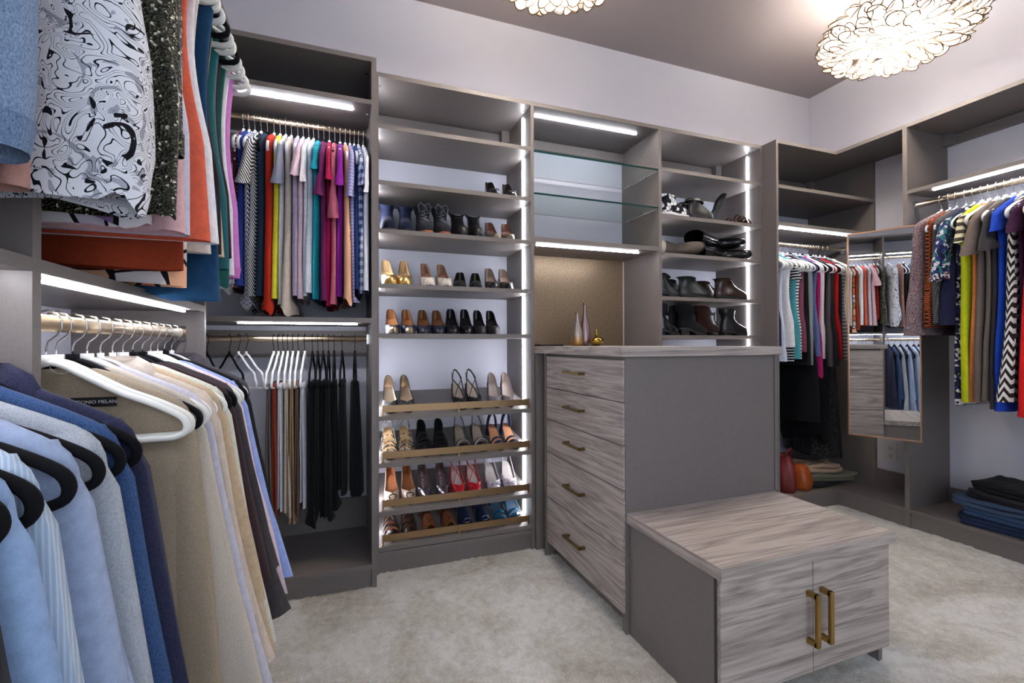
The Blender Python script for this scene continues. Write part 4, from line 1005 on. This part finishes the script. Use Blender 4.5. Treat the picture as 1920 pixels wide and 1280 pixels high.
sp(A_, (.232, .314), 'black glitter peep-toe heel with gold insole', toe='round', heel=.07, style='peep', upper=('sequin', '#141317', '#2a282c', '#8a8488'), inner=('metallic', '#cbb9a4'), vamp=.2)
sp(A_, (.597, .677), 'black suede slingback with crossing strap', toe='round', heel=.07, style='sling', upper=BLKS, inner=LB('#bfae9f', .5), strap=(('back', LB('#2a2422'), .06, .005), ('cross', LB('#2a2422'))), vamp=.22)
sp(A_, (.798, .878), 'grey textured pointed pump', toe='almond', heel=.07, upper=('heather', '#4a464c', '#8d888e'), inner=LB('#c8bab2', .5), vamp=.2, rzs=(-.1, -.12))
sp(B_, (.228, .312), 'snakeskin strappy heeled sandal', toe='round', heel=.07, style='sandal', upper=('print', 90, '#cfc4b0', '#2a2622', '#8f8474'), inner=LB('#b89468', .5), strap=(('bands', None, 4, .005), ('back', None, .06)))
sp(B_, (.404, .494), 'black velvet block sandal with closed back', toe='round', heel=.05, heel_w=.04, style='dorsay', upper=BLKS, inner=LB('#1a181b'), strap=(('bands', None, 3, .008),), rzs=(0, -.08))
sp(B_, (.608, .708), 'black patent sandal with silver jewelled toe band', toe='round', heel=.06, style='sandal', upper=BLKL, inner=LB('#9a8a7c', .4), strap=(('bands', ('metallic', '#b8b8bc'), 1, .009), ('back', BLKL, .06)))
sp(B_, (.806, .892), 'navy wide-strap block sandal', toe='round', heel=.05, heel_w=.04, style='sandal', upper=P('#262c48'), inner=LB('#a87450', .5), strap=(('wide', P('#2a304c')),))
sp(C_, (.240, .324), 'nude patent pump with round buckle', toe='almond', heel=.065, upper=LB('#cdb3a0', .25), inner=LB('#9a5f38', .5), strap=(('buckle', ('metallic', '#3a302c')),), vamp=.24)
ck = sp(C_, (.406, .503), 'pewter silver pointed pump with printed insole', toe='point', heel=.065, upper=('metallic', '#8c8890'), inner=LB('#6b5456', .5), vamp=.24)
sp(C_, (.588, .678), 'bright red slingback heel', toe='almond', heel=.065, style='sling', upper=LB('#c8202c', .25), inner=LB('#d8c6c0', .5), strap=(('back', LB('#c8202c', .3), .06, .004), ('cross', LB('#c8202c', .3))), vamp=.24)
sp(C_, (.786, .884), 'pale lilac-white slingback heel with bow', toe='almond', heel=.065, style='sling', upper=LB('#d8d0dc', .3), inner=LB('#d9cfc8', .5), strap=(('back', LB('#d8d0dc', .3), .06, .004), ('bow', LB('#c9bfd0'))), vamp=.24, rzs=(0, -.1))
sp(D_, (.238, .325), 'dark brown tangled gladiator sandal', toe='round', style='sandal', upper=LB('#2a1d18'), inner=LB('#7c4630', .5), strap=(('bands', None, 4, .005), ('cross',), ('back', None, .05)))
sp(D_, (.428, .530), 'tan brown woven leather mule', toe='round', style='mule', upper=('basket', '#9a5a30', '#5a3018', 70), inner=LB('#7c4a28', .5), strap=(('wide', ('basket', '#9a5a30', '#5a3018', 70)),))
sp(D_, (.622, .720), 'navy sandal with ring-trimmed bow', toe='round', heel=.04, heel_w=.035, style='mule', upper=LB('#1f2c4c', .3), inner=LB('#27324c', .5), strap=(('buckle', ('metallic', '#a8acb4')), ('back', None, .05)))
sp(D_, (.818, .905), 'glossy teal open-toe sandal', toe='round', heel=.04, heel_w=.035, style='sandal', upper=LB('#1d5f80', .2), inner=LB('#24445c', .5), strap=(('back', None, .05), ('wide', LB('#1b3550', .3))))
# brand lettering on the pewter pump insoles
INKM = mat_plain('insole_ink', '#cfc3c4', .5); ctm = text_mesh('Calvin Klein', .021); ctm.materials.append(INKM)
for v in ctm.vertices:
    tx, ty = v.co.x, v.co.y; y_ = .045-tx; s_ = (y_+.1175)/.235
    v.co = (ty, y_, .006+.065*sstep(.34, .86, s_)+.0055)
for r in ck: put('lettering', ctm, r)

# ------------------------------------------------------------------ boots
def boot_parts(root, L=.25, W=.084, H=.17, sw=.048, sl=.058, upper=BLKL, sole=LB('#141214', .5), heel=.025, lace=None, cut=False, toe='round', slouch=0, laceH=None, trim=None, elastic=None):
    m = fabric(upper); ys, N = L*.27, 24
    tab = [(0, -L/2, L/2, W/2), (.014, -L/2-.001, L/2+.001, W/2), (.032, -L/2+.002, L/2, W/2*.97), (.048, -L/2+.018, L/2-.002, W/2*.90), (.062, -L/2+.050, L/2-.006, W/2*.84), (.078, -L/2+.088, L/2-.010, W/2*.80), (.095, -L/2+.115, L/2-.012, W/2*.80), (.115, ys-sl*1.02, ys+sl*.92, sw*.92)]
    k = 7
    for i in range(1, k+1):
        z = .115+(H-.115)*i/k; g = 1+.12*i/k
        o = slouch*sin(i*2.3)
        tab.append((z, ys-sl*g+o, ys+sl*g+o, sw*g))
    hl = lambda y: heel*sstep(-.02, L*.30, y)
    rg = []
    for z, y0, y1, w_ in tab:
        c, h = (y0+y1)/2, (y1-y0)/2; r = []
        for q in range(N):
            a = 2*pi*q/N; yv = c+h*(abs(cos(a))**.85)*(1 if cos(a) > 0 else -1); e = sin(a); xv = w_*(abs(e)**.8)*(1 if e > 0 else -1)
            if z < .07: xv *= 1-.16*sstep(.02, L/2, yv)
            r.append((xv, yv, z+.008+hl(yv)))
        rg.append(r)
    put('upper', MB().loft(rg, True, True, False).me('upper', m, True), root)
    s = MB(); o = rg[0]
    s.loft([[(x*1.06, y*1.015, z+.006) for x, y, z in o], [(x*1.05, y*1.012, z-.008) for x, y, z in o]], True, True, True)
    put('sole', s.me('sole', fabric(sole)), root)
    hb = MB(); y0, y1, hw = L*.20, L*.49, W*.40
    hb.loft([[(-hw, y0, heel+.004), (hw, y0, heel+.004), (hw*.85, y1, heel+.004), (-hw*.85, y1, heel+.004)], [(-hw*.9, y0+.004, 0), (hw*.9, y0+.004, 0), (hw*.78, y1-.004, 0), (-hw*.78, y1-.004, 0)]], True, False, True)
    put('heel', hb.me('heel', fabric(sole)), root)
    if lace:
        lb_ = MB(); top = laceH or H*.94; pts = []; nz = 9 if H > .14 else 6
        for i in range(nz*2+1):
            u = i/(nz*2); z = .060+(top-.060)*u; yv = interp([(.05, -L/2+.030), (.062, -L/2+.050), (.095, -L/2+.112), (.12, ys-sl*1.03), (.5, ys-sl*1.15)], z)-.003
            sx = (0, 1, 0, -1)[i % 4]; pts.append((sx*.017, yv+(.004 if sx else -.003), z+.010+hl(yv)))
        if H > .14:
            zz = top+.02+hl(ys); yv = ys-sl*1.1
            pts += [(.0, yv-.006, zz-.012), (.022, yv-.02, zz-.004), (.034, yv-.02, zz-.025), (.024, yv-.014, zz-.055), (.006, yv-.012, zz-.022), (-.022, yv-.02, zz-.004), (-.034, yv-.015, zz-.02), (-.026, yv-.012, zz-.055)]
        lb_.tube(pts, .0022, 5)
        put('laces', lb_.me('laces', fabric(lace), True), root)
    if trim:
        e = rg[-1]; put('cuff', MB().loft([[(x*1.1, (y-ys)*1.1+ys, z-.05) for x, y, z in e], [(x*1.22, (y-ys)*1.2+ys, z-.02) for x, y, z in e], [(x*1.16, (y-ys)*1.16+ys, z+.012) for x, y, z in e], [(x*.9, (y-ys)*.9+ys, z+.008) for x, y, z in e]]).me('cuff', fabric(trim), True), root)
    if elastic:
        for sx in (-1, 1): put('gusset', MB().box(sx*sw*1.0-.003, sx*sw*1.0+.003, ys-.016, ys+.016, .125+heel, H*.97+heel).me('gusset', fabric(elastic)), root)
def boots(places, label, group=None, **k):
    first = None
    for i, (loc, rot) in enumerate(places):
        r = thing('boot', label, 'boot', loc, 0, group or (('pair: '+label) if len(places) > 1 else None)); r.rotation_euler = rot
        if first is None: boot_parts(r, **k); first = r
        else:
            for ch in first.children: c = ch.copy(); COL.objects.link(c); c.parent = r
NAVYS = P('#232b4a')
def rest(o, z):
    """lower or lift a thing so that its lowest point touches z"""
    M = Matrix.Translation(o.location) @ o.rotation_euler.to_matrix().to_4x4()
    o.location.z += z-.0005-min((M @ (c.matrix_local @ v.co)).z for c in o.children for v in c.data.vertices)
boots([((.224, 2.475, z3), (0, 0, 0)), ((.316, 2.475, z3), (0, 0, -.08))], 'navy suede ankle boot with low cut top', H=.145, upper=P('#1a2038'), heel=.03, L=.235, W=.078, sw=.038)
boots([((.413, 2.475, z3), (0, 0, 0)), ((.506, 2.475, z3), (0, 0, -.03))], 'charcoal lace-up walking boot with brown sole', H=.150, upper=P('#2b2b31'), sole=LB('#a8623c', .6), heel=.025, lace=P('#8d8f98'), L=.245, W=.084, sw=.040)
boots([((.602, 2.475, z3), (0, 0, 0)), ((.692, 2.475, z3), (0, 0, -.08))], 'black cut-out ankle boot beside the lace-up pair', H=.125, upper=LB('#1b1a1c', .45), heel=.035, L=.235, W=.078, sw=.038, trim=None)
b2, b3, b4, b5 = BSZ[1:]
R90 = pi/2
# bottom boot shelf: toes pointing to the right
boots([((1.941, 2.425, b5), (0, 0, R90))], 'shiny black boot against the glass-shelf panel', H=.165, upper=LB('#15151a', .15), L=.17, sl=.048, W=.078, sw=.038)
boots([((2.132, 2.52, b5), (0, 0, R90)), ((2.132, 2.42, b5), (0, 0, R90))], 'matt black suede ankle boot', H=.155, upper=P('#161619'), heel=.035, L=.220, W=.080, sw=.038)
boots([((2.282, 2.625, b5), (0, 0, R90)), ((2.362, 2.52, b5), (0, 0, R90))], 'russet brown suede ankle boot', H=.165, upper=P('#3a201b'), heel=.03, L=.225, sl=.058, W=.080, sw=.038)
boots([((2.512, 2.625, b5), (0, 0, R90)), ((2.480, 2.42, b5), (0, 0, R90))], 'black chelsea boot with elastic side panel', H=.15, upper=LB('#19181b', .3), elastic=P('#2b2a2d'), L=.22, sl=.05, heel=.02, W=.080, sw=.038)
# lace-ups lying on the shelf above
boots([((1.952, 2.44, b4+.002), (0, 0, R90))], 'black low shoe with turned tongue beside the green-black lace-up', H=.12, upper=LB('#1a1a1d', .35), L=.17, lace=P('#222226'), sw=.038)
boots([((2.15, 2.60, b4+.002), (0, 0, R90)), ((2.180, 2.45, b4+.002), (0, 0, R90))], 'green-black leather lace-up ankle shoe', H=.118, upper=LB('#1e2320', .3), lace=P('#2a2b28'), L=.26, W=.095, heel=.015)
boots([((2.44, 2.60, b4+.002), (0, 0, R90)), ((2.475, 2.44, b4+.002), (0, 0, R90))], 'dark brown leather lace-up shoe with hanging lace', H=.118, upper=LB('#33221c', .22), lace=P('#3a3230'), L=.27, W=.095, heel=.015)
# boots lying on their side
boots([((1.92, 2.46, b3+.058), (0, R90, R90))], 'grey-brown slouchy boot with fleece cuff lying down', H=.265, upper=P('#6a5f58'), L=.24, trim=('heather', '#a8a098', '#d9d4cc'), slouch=.006)
bl = [o for o in COL.objects if o.get('label', '').startswith('grey-brown slouchy')][0]; bl.rotation_euler = (0, -R90, .12); bl.location = (2.165, 2.47, b3+.055); rest(bl, b3)
boots([((2.555, 2.48, b3+.05), (0, -R90, .25)), ((2.535, 2.52, b3+.132), (0, -R90+.04, .35))], 'tall glossy black riding boot lying on its side', H=.33, upper=LB('#151517', .18), L=.24, heel=.02, sw=.040, W=.078)
rb = [o for o in COL.objects if o.get('label', '').startswith('tall glossy black')]; rest(rb[0], b3); rest(rb[1], b3+.092)
boots([((1.975, 2.482, b2), (0, 0, R90)), ((1.965, 2.388, b2), (0, 0, R90))], 'black and white animal-print trainer', H=.105, upper=('print', 45, '#e4e4e8', '#1a1a1e', '#e8e8ec', '#26262b'), lace=P('#e8e8ec'), sole=LB('#e2e2e6', .5), L=.22, W=.084, sw=.038, heel=.01)
boots([((2.190, 2.482, b2), (0, 0, R90)), ((2.176, 2.388, b2), (0, 0, R90))], 'black low leather shoe beside the animal-print trainers', H=.095, upper=LB('#1c1b1d', .4), L=.19, W=.080, sw=.038, lace=P('#3a3834'), heel=.01)
pair(b2+.040, (2.335,), 'black slip-on shoe propped up showing its dark sole', toe='round', y=2.45, upper=LB('#1c1c1f', .4), inner=LB('#1c1c1f'), vamp=.5, sole=LB('#26282a', .7))
o = [o for o in COL.objects if o.get('label', '').startswith('black slip-on shoe')][0]; o.rotation_euler = (-1.15, 0, R90-.5); o.location = (2.395, 2.455, b2); rest(o, b2)
if 'group' in o: del o['group']
pair(b2, (2.495, 2.505), 'flat brown braided leather sandal', toe='round', y=2.44, upper=('basket', '#4a2a1e', '#26140e', 90), inner=LB('#5a3424', .5), style='sandal', strap=(('bands', ('basket', '#5a3424', '#2a160f', 90), 3, .007),), rzs=(R90, R90), L=.22)
for o, y_ in zip([o for o in COL.objects if o.get('label', '').startswith('flat brown braided')], (2.39, 2.475)): o.location.y = y_
#@@SMALL@@
# ------------------------------------------------------------------ things on the worktop
def vase(loc, prof, m, label, name='vase', extra=None):
    v = thing(name, label, 'vase', loc)
    put('body', MB().lathe(prof, 28).me('body', m, True), v)
    if extra: put(extra[0], MB().lathe(extra[1], 20).me(extra[0], extra[2], True), v)
    return v
nv = NT('hammered_silver_gold'); vv = nv.coord((40, 40, 26)); fvv = nv.noise(vv, 1, 3); zc_ = nv.n('ShaderNodeSeparateXYZ'); nv.l(nv.coord(), zc_.inputs[0])
nv.base(nv.mix(nv.ramp(nv.math('ADD', nv.math('MULTIPLY', zc_.outputs[2], 4.0), nv.math('MULTIPLY', fvv, .3)), [(.25, '#ffffff'), (.45, '#000000')]), '#a39b98', '#b08c50')); nv.bump(fvv, .6, .003); nv.set(.35, .8)
vase((1.355, 2.53, 1.102), [(.012, 0), (.034, .002), (.037, .02), (.038, .05), (.033, .085), (.021, .12), (.0125, .15), (.0105, .185), (.012, .203), (.0085, .204)], nv.m, 'hammered silver bottle vase with golden base', extra=('rim', [(.0125, .196), (.0130, .204), (.009, .204)], GOLD))
vase((1.425, 2.56, 1.102), [(.014, 0), (.036, .003), (.038, .03), (.036, .08), (.027, .13), (.0155, .18), (.0115, .21), (.0105, .25), (.0125, .266), (.009, .267)], mat_metal('mauve_metal', '#9a8488', .38), 'tall mauve bottle vase behind the hammered one', extra=('rim', [(.0125, .258), (.0132, .267), (.009, .267)], GOLD))
gp_ = thing('perfume_bottle', 'squat golden perfume bottle with ball stopper', 'bottle', (1.455, 2.47, 1.102))
GG = mat_metal('amber_gold', '#a8863a', .12)
put('flask', MB().lathe([(.012, 0), (.022, .002), (.042, .022), (.044, .032), (.036, .046), (.016, .056), (.009, .060), (.009, .066)], 28).me('flask', GG, True), gp_)
put('stopper', MB().lathe([(.009, .064), (.013, .068), (.006, .074), (.008, .080), (.010, .087), (.005, .094), (.002, .105)], 18).me('stopper', GG, True), gp_)
ph = thing('tray', 'thin black tray lying on the worktop left of the vases', 'tray', (1.125, 2.45, 1.102))
put('plate', MB().box(-.075, .075, -.045, .045, 0, .006).me('plate', BLK), ph)
put('raised_rim', MB().box(-.075, .075, -.045, -.041, .006, .010).box(-.075, .075, .041, .045, .006, .010).box(-.075, -.071, -.041, .041, .006, .010).box(.071, .075, -.041, .041, .006, .010).me('raised_rim', BLK), ph)

# ------------------------------------------------------------------ folded clothes
def folded(name, label, cat, loc, rz, sx, sy, h, mspec, layers=3, seed=1, group=None, rot=None, m2=None):
    rnd = random.Random(seed); r = thing(name, label, cat, loc, rz, group)
    if rot: r.rotation_euler = rot
    m = fabric(mspec); lh = h/layers
    for i in range(layers):
        ox, oy = rnd.uniform(-.012, .012), rnd.uniform(-.012, .012); p = rnd.uniform(0, 6); N = 40; rg = []
        for z, k in ((0, .955), (.12, .99), (.5, 1.0), (.88, .99), (1.0, .955), (1.04, .8), (1.06, .4)):
            rr = []
            for q in range(N):
                a = 2*pi*q/N; c, s = cos(a), sin(a); e = .28
                x = ox+sx*.5*k*(abs(c)**e)*(1 if c > 0 else -1); y = oy+sy*.5*k*(abs(s)**e)*(1 if s > 0 else -1)
                wv = .12*lh*sin(4*a+p+i)+.10*lh*sin(9*a+p*2)+.22*lh*sin(x*22+p)*sin(y*17+p)+.10*lh*sin(x*51+y*37+p)
                rr.append((x*(1+.03*sin(5*a+p)), y*(1+.03*sin(4*a+p+z)), i*lh+z*lh+(wv if z > .05 else max(wv, -.0) if i else 0)))
            rg.append(rr)
        put('folded_layer', MB().loft(rg, True, True, True).me('folded_layer', m, True), r)
    return r
DEN = lambda a, b: ('heather', a, b)
jx, jy = 3.400, 1.40
folded('jeans', 'dark blue folded jeans at the bottom of the denim pile', 'jeans', (jx, jy, .113), .12, .31, .42, .045, DEN('#161f36', '#2c3c5c'), 2, 3)
folded('jeans', 'worn mid-blue jeans above the bottom pair', 'jeans', (jx+.005, jy-.01, .162), .05, .31, .43, .045, DEN('#1d2c48', '#3f5a80'), 2, 4)
folded('jeans', 'faded slate-blue jeans in the middle of the pile', 'jeans', (jx-.005, jy+.02, .211), .14, .30, .42, .045, DEN('#25324a', '#4a5f7c'), 2, 5)
folded('jeans', 'charcoal grey folded jeans second from the top', 'jeans', (jx+.01, jy-.03, .260), -.05, .31, .40, .045, DEN('#1d1c20', '#34323a'), 2, 6)
folded('jeans', 'black folded jeans on top of the denim pile', 'jeans', (jx+.01, jy-.04, .309), -.08, .30, .38, .04, DEN('#131316', '#232228'), 2, 7)
zb_ = .107
folded('trousers', 'dark folded trousers at the bottom of the corner heap', 'trousers', (3.235, 2.42, zb_), .1, .34, .26, .03, P('#2a2a2c'), 1, 8)
folded('scarf', 'olive grey folded scarf with frayed end on the corner shelf', 'scarf', (3.275, 2.40, zb_+.034), -.25, .40, .20, .05, ('heather', '#5c5a4e', '#86836f'), 2, 9)
folded('shawl', 'rolled beige shawl lying over the olive scarf', 'shawl', (3.235, 2.41, zb_+.089), -.30, .30, .16, .055, P('#b59a84'), 2, 10)
def bag(name, label, loc, rz, sx, sy, h, mspec, seed, handle=True):
    r = thing(name, label, 'bag', loc, rz); rnd = random.Random(seed); p = rnd.uniform(0, 6); rg = []; N = 28
    for z, k in ((0, .8), (.06, .97), (.25, 1.06), (.5, 1.0), (.75, .82), (.92, .6), (1, .35)):
        rg.append([(sx/2*k*cos(2*pi*q/N)*(1+.08*sin(5*2*pi*q/N+p+z*4)), sy/2*k*sin(2*pi*q/N)*(1+.08*sin(4*2*pi*q/N+p)), h*z) for q in range(N)])
    put('body', MB().loft(rg, True, True, True).me('body', fabric(mspec), True), r)
    if handle: put('strap', MB().tube([(-sx*.25, 0, h*.85), (-sx*.2, -.03, h*1.12), (0, -.04, h*1.2), (sx*.2, -.03, h*1.1), (sx*.25, 0, h*.82)], .006, 6).me('strap', fabric(mspec), True), r)
    return r
bag('handbag', 'slouchy red leather bag leaning on the closet side', (2.845, 2.34, zb_), .2, .125, .14, .25, LB('#7c2424', .4), 11)
bag('handbag', 'crumpled orange-brown leather pouch next to the red bag', (2.992, 2.345, zb_), -.2, .14, .15, .17, LB('#a8501e', .35), 12, False)
hb = thing('sun_hat', 'black brimmed hat resting behind the red bag', 'hat', (2.76, 2.55, zb_)); hb.rotation_euler = (1.2, 0, 0); hb.location = (2.93, 2.63, zb_+.12)
put('crown', MB().lathe([(.085, 0), (.083, .05), (.07, .085), (.03, .095), (.002, .096)], 24).me('crown', fabric(P('#17161a')), True), hb)
put('brim', MB().lathe([(.083, .004), (.130, -.006), (.132, -.010), (.083, -.002)], 28, cap0=False, cap1=False).me('brim', fabric(P('#17161a')), True), hb)
rest(hb, zb_)
